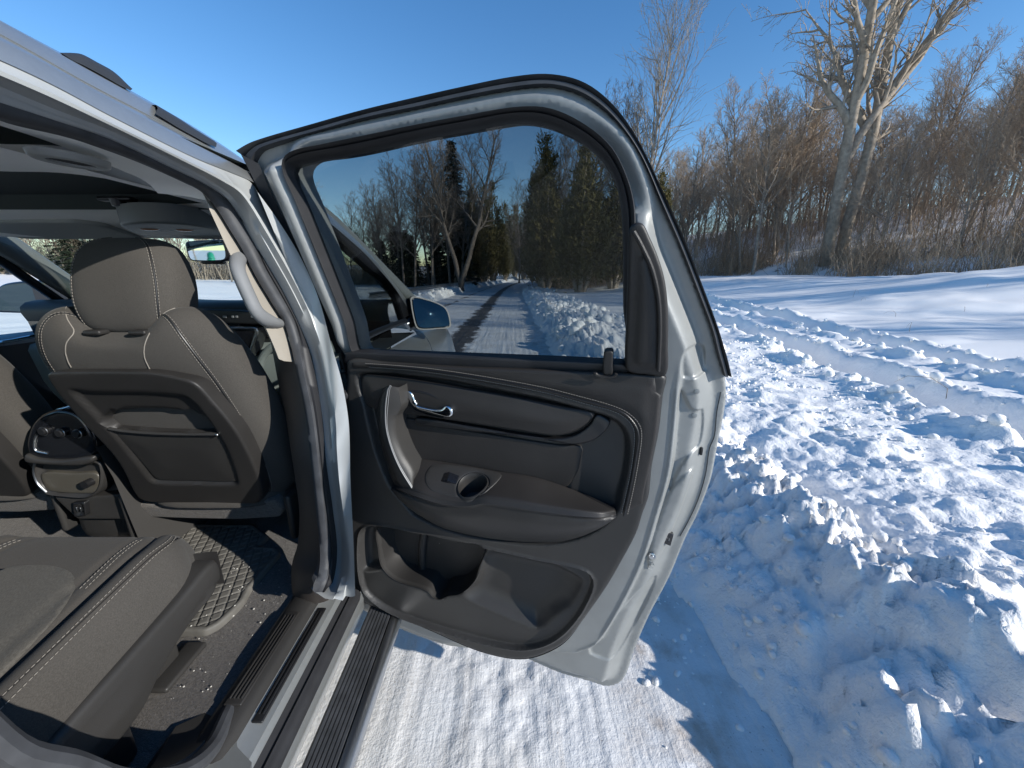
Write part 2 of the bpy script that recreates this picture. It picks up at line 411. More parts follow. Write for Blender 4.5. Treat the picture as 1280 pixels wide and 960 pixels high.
def snow_mat():
    m = mat('snow', (.90, .87, .83), .62, 0, .3); nt = m.node_tree; b = nt.nodes['Principled BSDF']; tc = nt.nodes[m['tc']]
    last = None
    for sc, st, di in ((9, .35, .05), (38, .5, .018), (150, .45, .005)):
        n = nt.nodes.new('ShaderNodeTexNoise'); n.inputs['Scale'].default_value = sc; n.inputs['Detail'].default_value = 4
        n.inputs['Roughness'].default_value = .6
        nt.links.new(tc.outputs['Object'], n.inputs['Vector'])
        bp = nt.nodes.new('ShaderNodeBump'); bp.inputs['Strength'].default_value = st; bp.inputs['Distance'].default_value = di
        # the finest grain only where the trampled snow lies, the drifts stay smooth
        nt.links.new(n.outputs[0], bp.inputs['Height'])
        if last: nt.links.new(last.outputs[0], bp.inputs['Normal'])
        last = bp
    nt.links.new(last.outputs[0], b.inputs['Normal'])
    sep = nt.nodes.new('ShaderNodeSeparateXYZ'); nt.links.new(tc.outputs['Object'], sep.inputs[0])
    mr = nt.nodes.new('ShaderNodeMapRange'); mr.inputs[1].default_value = 4.2; mr.inputs[2].default_value = 7.5; mr.inputs[3].default_value = 1; mr.inputs[4].default_value = .12
    nt.links.new(sep.outputs[0], mr.inputs[0])
    for nd in nt.nodes:
        if nd.type == 'BUMP':
            ml = nt.nodes.new('ShaderNodeMath'); ml.operation = 'MULTIPLY'; ml.inputs[0].default_value = nd.inputs['Strength'].default_value
            nt.links.new(mr.outputs[0], ml.inputs[1]); nt.links.new(ml.outputs[0], nd.inputs['Strength'])
    # leaf litter on the floor of the wood
    n = nt.nodes.new('ShaderNodeTexNoise'); n.inputs['Scale'].default_value = 1.1; n.inputs['Detail'].default_value = 7; n.inputs['Roughness'].default_value = .7
    nt.links.new(tc.outputs['Object'], n.inputs['Vector'])
    ma = nt.nodes.new('ShaderNodeMath'); ma.operation = 'MULTIPLY_ADD'; ma.inputs[1].default_value = .35   # s = X + .35 Y
    nt.links.new(sep.outputs[1], ma.inputs[0]); nt.links.new(sep.outputs[0], ma.inputs[2])
    r1 = nt.nodes.new('ShaderNodeMapRange'); r1.inputs[1].default_value = 28; r1.inputs[2].default_value = 34; nt.links.new(ma.outputs[0], r1.inputs[0])
    ad = nt.nodes.new('ShaderNodeMath'); ad.operation = 'MULTIPLY_ADD'; ad.inputs[1].default_value = .30; nt.links.new(r1.outputs[0], ad.inputs[0]); nt.links.new(n.outputs[0], ad.inputs[2])
    r2 = nt.nodes.new('ShaderNodeMapRange'); r2.inputs[1].default_value = .88; r2.inputs[2].default_value = .98; nt.links.new(ad.outputs[0], r2.inputs[0])
    mx = nt.nodes.new('ShaderNodeMix'); mx.data_type = 'RGBA'; mx.inputs[6].default_value = (.90, .87, .83, 1); mx.inputs[7].default_value = (.20, .15, .11, 1)
    nt.links.new(r2.outputs[0], mx.inputs[0]); nt.links.new(mx.outputs[2], b.inputs['Base Color'])
    return m
M['snow'] = snow_mat()
g_o = big_mesh('snow_ground', np.stack([GX.ravel(), GY.ravel(), GZ.ravel()], 1), grid_faces(800, 800), M['snow']); prop(g_o, kind='structure')
# ---- the road of packed snow
def road_mat():
    m = mat('packed snow road', (.74, .72, .69), .6); nt = m.node_tree; b = nt.nodes['Principled BSDF']; tc = nt.nodes[m['tc']]; L = nt.links.new
    def noise(sc, det=5, stretch=None, rough=.6):
        n = nt.nodes.new('ShaderNodeTexNoise'); n.inputs['Scale'].default_value = sc; n.inputs['Detail'].default_value = det; n.inputs['Roughness'].default_value = rough
        if stretch:
            mp = nt.nodes.new('ShaderNodeMapping'); mp.inputs['Scale'].default_value = stretch; L(uvm.outputs[0], mp.inputs[0]); L(mp.outputs[0], n.inputs['Vector'])
        else: L(uvm.outputs[0], n.inputs['Vector'])
        return n.outputs[0]
    uvm = nt.nodes.new('ShaderNodeAttribute'); uvm.attribute_name = 'lane'      # (across, along, 0) in metres
    def rng_(x, a, b_, c=0, d=1):
        r = nt.nodes.new('ShaderNodeMapRange'); r.inputs[1].default_value = a; r.inputs[2].default_value = b_; r.inputs[3].default_value = c; r.inputs[4].default_value = d; L(x, r.inputs[0]); return r.outputs[0]
    def math_(op, x, y):
        q = nt.nodes.new('ShaderNodeMath'); q.operation = op
        for i, v in enumerate((x, y)):
            if isinstance(v, (int, float)): q.inputs[i].default_value = v
            else: L(v, q.inputs[i])
        return q.outputs[0]
    def mix(f, a, b_):
        q = nt.nodes.new('ShaderNodeMix'); q.data_type = 'RGBA'; L(f, q.inputs[0])
        for i, v in ((6, a), (7, b_)):
            if isinstance(v, tuple): q.inputs[i].default_value = (*v, 1)
            else: L(v, q.inputs[i])
        return q.outputs[2]
    sp = nt.nodes.new('ShaderNodeSeparateXYZ'); L(uvm.outputs[1], sp.inputs[0]) if False else L(uvm.outputs['Vector'], sp.inputs[0])
    x, y = sp.outputs[0], sp.outputs[1]
    base = mix(rng_(noise(2.2), .35, .7), (.80, .79, .77), (.66, .63, .59))
    base = mix(rng_(noise(14, 5, (1, .12, 1)), .55, .75, 0, .55), base, (.50, .45, .39))
    speck = math_('MULTIPLY', rng_(noise(75, 2), .66, .72), rng_(noise(6, 3), .45, .6))
    base = mix(math_('MULTIPLY', speck, .8), base, (.16, .13, .10))
    dirt = math_('MULTIPLY', rng_(math_('ABSOLUTE', math_('SUBTRACT', x, .6), 0), .35, .05), rng_(noise(5, 6), .5, .66))
    base = mix(math_('MULTIPLY', dirt, .8), base, (.42, .34, .27))
    d = math_('ABSOLUTE', math_('ADD', x, 1.27), 0)
    d = math_('ADD', d, rng_(noise(1.6, 6, None, .7), .2, .8, -.3, .3))
    d = math_('ADD', d, rng_(noise(9, 4), .3, .7, -.05, .05))
    asph = math_('MULTIPLY', rng_(d, .36, .26), rng_(y, 2.5, 6))
    d2 = math_('ABSOLUTE', math_('ADD', x, 3.4), 0)
    d2 = math_('ADD', d2, rng_(noise(.9, 6, (1, .5, 1), .7), .2, .8, -.5, .6))
    asph2 = math_('MULTIPLY', rng_(d2, .14, .04), rng_(y, 16, 22)); asph = math_('MAXIMUM', asph, asph2)
    acol = mix(rng_(noise(3), .3, .7), (.045, .042, .04), (.11, .095, .08))
    base = mix(asph, base, acol); L(base, b.inputs['Base Color'])
    last = None
    for src, st, di in ((noise(26, 3, (1, .05, 1)), .25, .02), (noise(45, 5), .45, .012), (noise(170, 3), .4, .004)):
        bp = nt.nodes.new('ShaderNodeBump'); bp.inputs['Strength'].default_value = st; bp.inputs['Distance'].default_value = di; L(src, bp.inputs['Height'])
        if last: L(last.outputs[0], bp.inputs['Normal'])
        last = bp
    L(last.outputs[0], b.inputs['Normal'])
    for l in list(nt.links):
        if l.from_node == uvm and l.from_socket.name != 'Vector': 
            to = l.to_socket; nt.links.remove(l); L(uvm.outputs['Vector'], to)
    return m
M['road'] = road_mat()
rx = sinh_axis(0.1, -5.2, 1.6, 310, .9); ry = sinh_axis(1.3, -60, 260, 620, .7)
RX, RY = np.meshgrid(rx, ry)
RZ = .010*fbm(RX*9, RY*.5, 3, 90)+.012*fbm(RX*2, RY*1.2, 3, 93)+.010*(lump(RX, RY, .06, 12))*sstep(fbm(RX*2, RY*2, 2, 95), 0, .2)
RZ = RZ+.0016*np.sin(RX*2*math.pi/.115+3*fbm(RY*.3, RX*.2, 2, 97))*sstep(fbm(RX*1.3, RY*.25, 2, 98), -.25, .2)
edge = np.minimum(RX+5.0, 1.4-RX); RZ = RZ-.06*(1-sstep(edge, 0, .35))
r_o = big_mesh('road', np.stack([(RX+bend(RY)).ravel(), RY.ravel(), RZ.ravel()], 1), grid_faces(310, 620), M['road']); prop(r_o, kind='structure')
at_ = r_o.data.attributes.new('lane', 'FLOAT_VECTOR', 'POINT'); at_.data.foreach_set('vector', np.stack([RX.ravel(), RY.ravel(), 0*RX.ravel()], 1).astype(np.float32).ravel())
# ---- loose clods of snow thrown up by the plough
def ico(sub):
    bm = bmesh.new(); bmesh.ops.create_icosphere(bm, subdivisions=sub, radius=1); bm.verts.index_update()
    V = np.array([v.co[:] for v in bm.verts]); F = np.array([[v.index for v in f.verts] for f in bm.faces]); bm.free(); return V, F
def clod_shapes(sub, n):
    V, F = ico(sub); out = []
    for k in range(n):
        d = np.zeros(len(V))
        for j in range(5):
            a = rng.normal(size=3); a /= np.linalg.norm(a); c = .55+.4*rng.random()
            d = np.minimum(d, c-V@a) if j else np.minimum(0, c-V@a)      # shave flats
        W_ = V*(1+.9*d[:, None]); W_ = W_*(1+.16*np.stack([fbm(V[:, 0]*2+k*7, V[:, 1]*2+V[:, 2]*1.7, 2, 30)]*3, 1))
        out.append(W_*np.array([1, .6+.5*rng.random(), .55+.35*rng.random()]))
    return out, F
sh_s, F_s = clod_shapes(2, 10); sh_b, F_b = clod_shapes(3, 8)
VV, FF, nv = [], [], 0
def put(V, F, c, sc):
    global nv
    a = rng.random()*6.28; t = rng.normal()*.5; ca, sa, ct, st = math.cos(a), math.sin(a), math.cos(t), math.sin(t)
    Rm = np.array([[ca, -sa, 0], [sa, ca, 0], [0, 0, 1]])@np.array([[1, 0, 0], [0, ct, -st], [0, st, ct]])
    VV.append(V@Rm.T*sc+c); FF.append(F+nv); nv += len(V)
def scatter(n, xlo, xhi, ylo, yhi, s0, s1, shapes, F, dens=None, yp=1.):
    xs_ = xlo+(xhi-xlo)*rng.random(n); ys_ = ylo+(yhi-ylo)*rng.random(n)**yp
    sz = s0*(s1/s0)**(rng.random(n)**2.2)
    X_ = xs_+.80+bend(ys_)
    keep = X_ < rut1(ys_)-.35+2.8*(rng.random(n) < .25)
    X_, ys_, sz = X_[keep], ys_[keep], sz[keep]
    cl = sstep(fbm(X_*1.4, ys_*1.4, 2, 33), -.28, .22) > rng.random(len(X_))
    X_, ys_, sz = X_[cl], ys_[cl], sz[cl]
    z = ground_h(X_, ys_); z = np.where(X_ < .80, np.maximum(z, 0), z)
    for a, b_, c, s in zip(X_, ys_, z, sz): put(shapes[rng.integers(len(shapes))], F, np.array([a, b_, c+s*.12]), s)
scatter(4200, .15, 3.6, .5, 7, .006, .036, sh_s, F_s)
scatter(240, .6, 3.4, .6, 8, .02, .065, sh_b, F_b)
scatter(1500, .1, 2.6, 6, 40, .04, .17, sh_s, F_s, yp=1.6)
scatter(800, -.30, .30, .7, 6, .005, .024, sh_s, F_s)
for i in range(500):          # along the left bank
    y = 8+60*rng.random()**1.5; x = -4.6+bend(y)-.1-1.2*rng.random(); put(sh_s[i % 10], F_s, np.array([x, y, float(ground_h(x, y))+.02]), .05+.13*rng.random()**2)
for off in (-.5, .5, 1.3, 2.3):  # crumbs along the ruts
    for i in range(130):
        y = 1.5+18*rng.random()**1.6; x = rut1(y)+off+.12*rng.normal(); put(sh_s[i % 10], F_s, np.array([x, y, float(ground_h(x, y))+.01]), .015+.06*rng.random()**2.5)
c_o = big_mesh('snow_clods', np.vstack(VV), np.vstack(FF), M['snow'], smooth=True); prop(c_o, 'loose clods of white snow thrown up along the ploughed bank', 'snow', kind='stuff')
# ================================================================== THE CAR
car = empty('car', (-1.36, .6, 0)); prop(car, 'silver sport utility vehicle with its rear passenger door wide open on the snowy road', 'car')
CARI = Matrix.Translation((1.36, -.6, 0))
def carpart(o, label=None):
    o.parent = car; o.matrix_parent_inverse = CARI
    if label: o['label'] = label
    return o
def uz(P, w, n=None, closed=True, linear=False):
    q = np.array([onD(p[0], p[1], w) for p in P]); return spline(q, n, closed, linear) if n else q
# ------------------------------------------------------------------ rear door
seal_loop = [(352,208),(361,190),(400,180),(462,167),(525,154),(584,143),(645,133),(686,134),(726,151),(763,181),(783,218),(793,255),(794,290),(790,340),(789,400),(788,462),(700,461),(560,451),(446,446),(430,400),(400,325),(370,252)]
sil_top = [(318,206),(322,196),(332,186),(400,166),(462,149),(525,136),(584,123),(645,112),(690,109),(731,121),(767,149),(800,194),(827,255),(852,313),(873,367),(890,413),(896,438)]
weather = [(303,189),(330,178),(400,158),(462,141),(525,126),(584,113),(645,101),(690,98),(732,108),(768,136),(796,176),(826,237),(853,296),(876,354),(896,408),(908,446),(913,468)]
outer_r = [(907,502),(897,555),(888,600),(872,642),(857,672),(837,720),(812,768),(792,814),(783,842),(773,854),(757,857),(738,851),(702,841),(671,828),(640,815)]
door_out = sil_top + [(906,470)] + outer_r + [(560,806),(500,785),(455,762),(438,740),(430,650),(426,540),(424,450),(420,430),(396,375),(361,295),(335,238)]
DO = uz(door_out, -.10, 260); SL = uz(seal_loop, -.035, 170)
crease = uz([(853,430),(848,480),(842,545),(836,590),(822,640),(803,700),(778,752),(750,800)], -.05, 60, False)
crease2 = uz([(893,446),(890,490),(882,545),(872,590),(858,635),(836,690),(812,750),(794,796),(776,836)], -.08, 60, False)
flat_a = uz([(855,436),(882,434),(886,452),(884,468),(852,470)], -.06, 40)
flat_b = uz([(850,484),(866,512),(880,512),(878,560),(862,570),(848,590),(836,615),(842,560)], -.06, 40)
flat_c = uz([(832,620),(846,600),(868,585),(862,612),(848,650),(832,690),(815,705),(808,700)], -.06, 40)
flat_d = uz([(800,735),(822,728),(812,760),(790,800),(770,825),(745,820),(735,812)], -.06, 40)
IN = np.vstack([crease, uz([(738,806),(722,812),(700,812),(660,803),(560,700),(560,300),(800,300),(852,420)], -.05)])
FL = [(q, dep) for q, dep in ((flat_a, .007), (flat_b, .007), (flat_c, -.006), (flat_d, .006))]
def shell_f(p, d=None):
    dd = poly_dist(p, DO); low = 1-sstep(p[:, 1], 1.22, 1.34)
    w = .055*sstep(dd, .024, .070)                              # from the flange up to the inner sheet
    w = w-low*.016*(1-sstep(sdist(p, IN), -.010, .002))*sstep(dd, .03, .06)+low*.003*np.exp(-((sdist(p, IN)-.004)/.004)**2)
    dw = poly_dist(p, SL); up = sstep(p[:, 1], 1.28, 1.34)
    w = w+up*(.016*np.exp(-((dw-.024)/.016)**2)-.012*np.exp(-(dw/.012)**2))
    for q, dep in FL: w = w-dep*sstep(sdist(p, q), -.002, .006)
    return w
def around(P, ds, n):
    q = spline(P, n, True, True); T = np.roll(q, -1, 0)-np.roll(q, 1, 0); T /= np.linalg.norm(T, axis=1)[:, None]; N_ = np.stack([-T[:, 1], T[:, 0]], 1)
    return np.vstack([q+N_*d for d in ds])
def shell_at(px_, py_):
    w = -.05
    for _ in range(6): p = np.array([onD(px_, py_, w)]); w = -.095+float(shell_f(p)[0])
    return p[0], w
shell_more = np.vstack([around(DO, (.006, .010, .014, .024, .031, .038, .046, .054, .062, .070, -.006, -.010, -.014, -.024, -.031, -.038, -.046, -.054, -.062, -.070), 300), around(IN, (-.011, -.008, -.005, -.002, .001, .004, .008, .011), 420)]+[around(q, (-.006, -.003, -.001, .001, .003, .006), 90) for q, _ in FL])
cut_px = [(446,474),(560,478),(700,486),(790,500),(800,540),(792,590),(770,650),(745,720),(715,775),(680,800),(640,805),(560,785),(480,756),(450,735),(444,660),(440,560)]
CUT = uz(cut_px, -.05, 120)
mb = pad(DO, D3, -.125, -.095, .006, .0085, shell_f, [SL, CUT], nring=2, more=shell_more)
door = carpart(mb.build('rear_door', M['paint_in'], angle=55), 'silver rear passenger door swung wide open, inner side showing')
DP = lambda mb, name, mt, **k: mb.build(name, mt, door, **k)
# outer skin, seen from the far side
sk = DO.copy(); mb = MB()
lowpoly = np.array([p for p in DO if p[1] < 1.30]); lp = spline(lowpoly, 120, True, True)
def skin_f(p, d): return -.03*sstep(d, 0, .25)
DP(pad(lp, lambda a, b, c: D3(a, b, -.128-(-.128-c) if False else c), -.12, -.132, .004, .03, skin_f), 'outer_skin', M['paint'])
# weatherstrip round the top of the window frame
A = uz(weather, -.105, 120, False); B = uz(sil_top+[(905,470)], -.088, 120, False)
mid = (A+B)/2
mb = MB(); mb.loft([[D3(*p, -.13) for p in A], [D3(*p, -.098) for p in A], [D3(*(p*.82+q*.18), -.080) for p, q in zip(A, B)], [D3(*(p*.62+q*.38), -.084) for p, q in zip(A, B)], [D3(*(p*.52+q*.48), -.094) for p, q in zip(A, B)],
      [D3(*(p*.42+q*.58), -.082) for p, q in zip(A, B)], [D3(*(p*.1+q*.9), -.080) for p, q in zip(A, B)], [D3(*q, -.10) for q in B]])
DP(mb, 'weatherstrip', M['rubber2'], angle=50)
# rubber strip on the leading edge of the frame
A = uz([(303,189),(316,214),(334,250),(356,296),(384,352),(407,402),(424,440)], -.11, 40, False); B = uz([(324,205),(335,232),(352,268),(376,315),(402,370),(420,410),(430,440)], -.085, 40, False)
mb = MB(); mb.loft([[D3(*p, -.14) for p in A], [D3(*p, -.10) for p in A], [D3(*((p+q)/2), -.075) for p, q in zip(A, B)], [D3(*q, -.085) for q in B]]); DP(mb, 'edge_seal', M['rubber'])
# black seal round the glass, and the pane
glass_loop = [(364,214),(368,207),(402,198),(426,195),(450,191),(478,185),(503,179),(545,170),(584,163),(625,155),(653,152),(678,155),(706,165),(735,182),(755,202),(769,226),(776,255),(779,303),(779,380),(778,453),(700,450),(560,444),(449,440),(440,416),(400,318),(374,250)]
GL = uz(glass_loop, -.055, 170); SO = uz(seal_loop, -.032, 170)
# match start points by arc angle
def ang_match(P, Q, n=170):
    c = P.mean(0); 
    def aa(X): return np.unwrap(np.arctan2(X[:, 1]-c[1], X[:, 0]-c[0]))
    i = int(np.argmin(np.abs(np.angle(np.exp(1j*(np.arctan2(Q[:,1]-c[1],Q[:,0]-c[0])-np.arctan2(P[0,1]-c[1],P[0,0]-c[0]))))))); return np.roll(Q, -i, 0)
SO = ang_match(GL, SO)
mb = MB(); L_ = lambda t, w: [D3(*(p*t+q*(1-t)), w) for p, q in zip(SO, GL)]
mb.loft([L_(1.06, -.07), L_(1.03, -.040), L_(.93, -.031), L_(.74, -.034), L_(.62, -.042), L_(.5, -.036), L_(.2, -.040), L_(0, -.050), L_(-.02, -.075)], closed=True); DP(mb, 'window_seal', M['rubber'], angle=50)
GP = np.array([(p-GL.mean(0))*1.012+GL.mean(0) for p in GL])
DP(pad(GP, D3, -.066, -.062, 0, .03, None, back=False), 'window_glass', M['glass_tint'])
mb = pad(GP, D3, -.0661, -.066, 0, .03)
o = DP(mb, 'glass_back_face', M['glass_tint']); 
# ---- dark lower trim
trim_px = [(434,450),(480,453),(560,458),(690,463),(790,467),(832,470),(829,495),(824,540),(815,585),(811,622),(803,645),(795,670),(777,704),(757,738),(730,776),(708,805),(684,820),(656,828),(628,826),(589,815),(532,790),(476,767),(452,755),(442,744),(437,722),(434,676),(432,600),(431,520),(432,470)]
TP = uz(trim_px, 0, 220)
rec_px = [(446,470),(458,466),(500,468),(560,475),(620,487),(680,499),(730,512),(765,523),(781,536),(787,556),(784,590),(778,615),(771,640),(740,667),(690,681),(620,677),(560,664),(518,645),(500,625),(487,609),(471,572),(461,536),(454,505),(448,487)]
RP = uz(rec_px, 0, 140)
pk_px = [(449,669),(457,658),(476,657),(540,670),(603,684),(670,699),(727,711),(741,722),(739,741),(718,777),(690,803),(659,813),(628,811),(561,794),(490,769),(457,744),(449,718)]
PK = uz(pk_px, 0, 120)
hole_px = [(471,662),(520,668),(570,678),(603,686),(597,713),(589,732),(573,745),(556,748),(548,752),(540,750),(532,741),(493,728),(476,712),(471,690)]
HL = uz(hole_px, 0, 90)
bowl_px = [(604,690),(670,704),(726,717),(733,728),(722,750),(700,780),(670,792),(640,780),(600,762),(574,750),(590,735),(598,714)]
BL = uz(bowl_px, 0, 80)
wall_px = [(449,669),(457,659),(472,660),(472,690),(477,712),(460,717),(451,715)]
WLp = uz(wall_px, 0, 40)
b_top = uz([(598,686),(670,701),(728,715)], 0); b_rt = uz([(722,712),(735,728),(724,752),(703,780)], 0); b_bt = uz([(710,778),(670,793),(640,781),(600,763),(568,748)], 0); b_lf = uz([(604,686),(597,714),(588,736),(570,750)], 0)
def bowl(p):
    t2 = 0
    for q, a in ((b_top, .060), (b_rt, .085), (b_bt, .060), (b_lf, .050)): t = np.clip(1-poly_dist(p, q, False)/a, 0, 1); t2 = t2+t*t*(.55 if q is b_lf else 1)
    return .038*(1-np.minimum(t2, 1))*sstep(sdist(p, BL), -.012, .014)
def trim_f(p, d):
    w = -.024*sstep(sdist(p, RP), -.004, .012)
    dk = sdist(p, PK); w = w+.005*np.exp(-((dk+.001)/.004)**2)-.010*sstep(dk, 0, .010)
    w = w-bowl(p)-.03*sstep(sdist(p, WLp), -.002, .02)
    w = w-.006*(1-sstep(p[:, 1], .44, .62))
    return w
mb = pad(TP, D3, -.012, 0, .012, .0062, trim_f, [HL], more=np.vstack([around(PK, (-.010, -.007, -.0045, -.002, .001, .004, .007, .010), 360), around(RP, (-.012, -.009, -.006, -.003, 0, .004), 300)]))
DP(mb, 'trim_panel', M['plastic2'], angle=50)
ed_ = spline(uz(trim_px, 0), 220, True); mb = MB(); mb.loft([[D3(*p, -.010) for p in ed_], [D3(*p, -.06) for p in ed_]], closed=True); DP(mb, 'trim_edge', M['plastic'])
hc = HL.mean(0); wl = lambda k, w: [D3(*(hc+(p-hc)*k), w) for p in HL]
mb = MB(); mb.loft([wl(1.006, -.008), wl(1., -.03), wl(.99, -.06), wl(.95, -.085), wl(.4, -.088), wl(.01, -.088)], closed=True)
q = uz([(531,664),(528,690),(530,722),(534,742)], -.085, 12, False); mb.tube([D3(*p, -.085) for p in q], .013, 10); DP(mb, 'pocket_well', M['plastic'], angle=50)
# ---- padded upper trim, with its double stitching
upA = [(436,452),(480,455),(560,459),(690,464),(790,468),(830,471)]; upB = [(827,495),(822,540),(813,585),(806,618),(803,640)]
inner = [(776,646),(781,622),(789,582),(792,545),(786,528),(769,518),(732,507),(670,492),(620,483),(570,474),(522,467),(470,462),(437,461)]
UP = np.vstack([uz(upA, .006, 70, False)[:-1], uz(upB, .006, 30, False)[:-1], uz(inner, .006, 120, False)])
def up_f(p, d): return .006*sstep(d, .012, .04)
UT = pad(UP, D3, -.03, .004, .009, .009, up_f); DP(UT, 'upper_trim', M['vinyl'], angle=60)
def stitches(P, w, mt, name, parent, step=.0060, ln=.0042, r=.0009, fmap=D3):
    s = spline(P, 400, False, True); L = np.sum(np.linalg.norm(np.diff(s, axis=0), axis=1)); n = int(L/step); mb = MB()
    cs = np.concatenate([[0], np.cumsum(np.linalg.norm(np.diff(s, axis=0), axis=1))])
    for k in range(n):
        a, b = k*step, k*step+ln; pa = [np.interp(a, cs, s[:, j]) for j in range(s.shape[1])]; pb = [np.interp(b, cs, s[:, j]) for j in range(s.shape[1])]
        A_, B_ = (fmap(*pa, w), fmap(*pb, w)) if fmap else (Vector(pa), Vector(pb))
        mb.tube([A_, A_.lerp(B_, .5), B_], [r*.6, r, r*.6], 4)
    return mb.build(name, mt, parent, recalc=False, kind='stuff')
st1 = [(457,454),(501,457),(542,461),(603,470),(680,484),(720,494),(760,505),(782,514),(797,527),(802,540),(800,565),(792,610),(784,645)]
st2 = [(461,459),(522,464),(603,476),(680,491),(732,505),(770,516),(787,528),(793,542),(790,580),(782,620),(776,645)]
stitches(uz(st1, .012, 200, False), .0135, M['thread'], 'stitching', door); stitches(uz(st2, .010, 200, False), .0085, M['thread'], 'stitching', door)
gr = uz([(459,456.5),(512,460.5),(603,473),(680,487.5),(726,500),(765,510.5),(785,521),(797.5,541),(795,572),(787,615),(780,645)], .011, 120, False)
mb = MB(); mb.tube([D3(*p, .0098) for p in gr], .0022, 6); DP(mb, 'piping', M['black'])
# ---- the leaf shaped insert and the lip below it
leaf = [(453,470),(462,468),(520,475),(583,486),(640,496),(700,508),(743,517),(733,530),(715,541),(693,545),(650,539),(590,530),(519,519),(470,512),(458,505),(452,487)]
DP(pad(uz(leaf, -.004, 130), D3, -.03, -.002, .007, .010, lambda p, d: .006*sstep(d, .006, .04)), 'decor_insert', M['vinyl'], angle=60)
lip = [(520,522),(590,533),(650,543),(693,548),(718,544),(737,531),(746,518),(758,523),(763,529),(752,544),(736,553),(716,556),(690,552),(640,545),(583,539),(520,530)]
DP(pad(uz(lip, -.008, 120), D3, -.03, -.006, .006, .008), 'decor_lip', M['black'], angle=60)
wallp = [(497,523),(560,534),(640,547),(700,556),(727,558),(726,575),(721,592),(705,610),(670,600),(620,590),(560,580),(505,573),(495,550)]
DP(pad(uz(wallp, -.02, 100), D3, -.04, -.018, .005, .010), 'armrest_back', M['vinyl'], angle=60)
# ---- release lever in its cup
cup = [(508,489),(514,487),(534,490),(551,498),(557,506),(560,516),(556,523),(545,522),(528,517),(517,512),(509,500)]
CU = uz(cup, 0, 60)
mb = pad(CU, D3, -.03, .004, .004, .004, lambda p, d: -.026*sstep(d, .004, .009)); DP(mb, 'release_cup', M['black'], angle=60)
lev = [(519,506),(526,508),(540,511),(552,511),(557,507),(562,508),(566,513),(566,519),(561,521.5),(550,519),(532,514),(522,511)]
DP(pad(uz(lev, .012, 60), D3, -.01, .016, .005, .003), 'release_lever', M['chrome'], angle=70)
cre = [(509,489),(513,489.5),(516,494),(519,501),(522,507),(519,509),(514,504),(510,496)]
DP(pad(uz(cre, .006, 40), D3, -.01, .008, .003, .003), 'chrome_bezel', M['chrome'], angle=70)
# ---- grab handle
Lh = [(486,482),(479,487),(474,501),(472,521),(475,548),(483,577),(495,606),(518,619)]
Rg = [(488,482),(485,487),(482,511),(483,536),(490,562),(501,587),(519.5,617)]
Rh = [(499,484),(503,505),(501,512),(495,523),(496,544),(505,568),(518,592),(517,602)]
n = 50; L0 = uz(Lh, .008, n, False); G0 = uz(Rg, .055, n, False); R0 = uz(Rh, .036, n, False); L1 = uz(Lh, .036, n, False)
mb = MB(); mb.loft([[D3(*p, -.02) for p in L0], [D3(*p, .010) for p in L0], [D3(*p, .030) for p in L1*.94+G0*.06], [D3(*p, .048) for p in L1*.6+G0*.4], [D3(*p, .0545) for p in L1*.15+G0*.85], [D3(*p, .055) for p in G0],
     [D3(*p, .053) for p in G0*.8+R0*.2], [D3(*p, .040) for p in G0*.06+R0*.94], [D3(*p, .030) for p in R0], [D3(*p, .0) for p in R0*1.02-G0*.02], [D3(*p, -.02) for p in R0*1.02-G0*.02]], ring=False)
# end caps
DP(mb, 'grab_handle', M['plastic2'], angle=45)
mb = MB(); mb.tube([D3(*p, .0555) for p in G0], .0016, 6); mb.tube([D3(*p, .0535) for p in G0*.86+R0*.14], .0010, 6); DP(mb, 'handle_seam', mat('satin grey seam', (.22, .22, .22), .4))
MIN = [(494,525),(497,545),(505,568),(517,590)]
# ---- armrest
bk = [(497,568),(515,572),(538,575),(585,582),(620,589),(670,597),(720,614),(769,635)]; ft = [(492,606),(503,610),(524,617),(550,625),(574,628),(590,627),(606,624),(640,628),(675,634),(748,643),(770,640)]
bt = [(494,611),(505,630),(530,650),(560,664),(620,676),(690,680),(725,673),(752,660),(770,644)]
n = 90; BKc = uz(bk, -.02, n, False)
ftw = [.03,.05,.068,.072,.072,.072,.072,.072,.072,.058,.012]
f3 = spline(np.array([(*onD(p[0], p[1], w), w) for p, w in zip(ft, ftw)]), n); FTc = f3[:, :2]; BTc = uz(bt, .006, n, False)
wf = f3[:, 2]
def zt(u, w):
    zb = np.interp(u, BKc[:, 0], BKc[:, 1]); zf = np.interp(u, FTc[:, 0], FTc[:, 1]); wm_ = np.interp(u, FTc[:, 0], wf); return zb+(zf-zb)*(w+.02)/(wm_+.02)
top_poly = np.vstack([np.stack([BKc[:, 0], np.full(n, -.02)], 1), np.stack([FTc[::-1, 0], wf[::-1]-.002], 1)])
top_poly = spline(top_poly, 200, True, True)
cupc = np.array([.352, .034]); cr = .037
hole = np.array([cupc+cr*np.array([math.cos(a), math.sin(a)*.86]) for a in np.linspace(0, 2*math.pi, 40, endpoint=False)])
topmap = lambda a, b, c: D3(a, zt(a, b)+c, b)
DP(pad(top_poly, topmap, -.012, .004, .006, .008, None, [hole], nring=3), 'armrest_top', M['vinyl'], angle=50)
mb = MB(); LL = lambda s, zz: [topmap(*(cupc+(h-cupc)*s), zz) for h in hole]
mb.loft([LL(1.12, .002), LL(1.10, .006), LL(1.02, .0075), LL(.97, .004), LL(.95, -.004), LL(.90, -.045), LL(.02, -.047)], closed=True); DP(mb, 'cup_holder', M['plastic'], angle=40)
bz = np.array([(.225,-.004),(.30,-.012),(.405,-.012),(.418,.0),(.392,.058),(.372,.064),(.255,.060),(.228,.046),(.215,.02)])
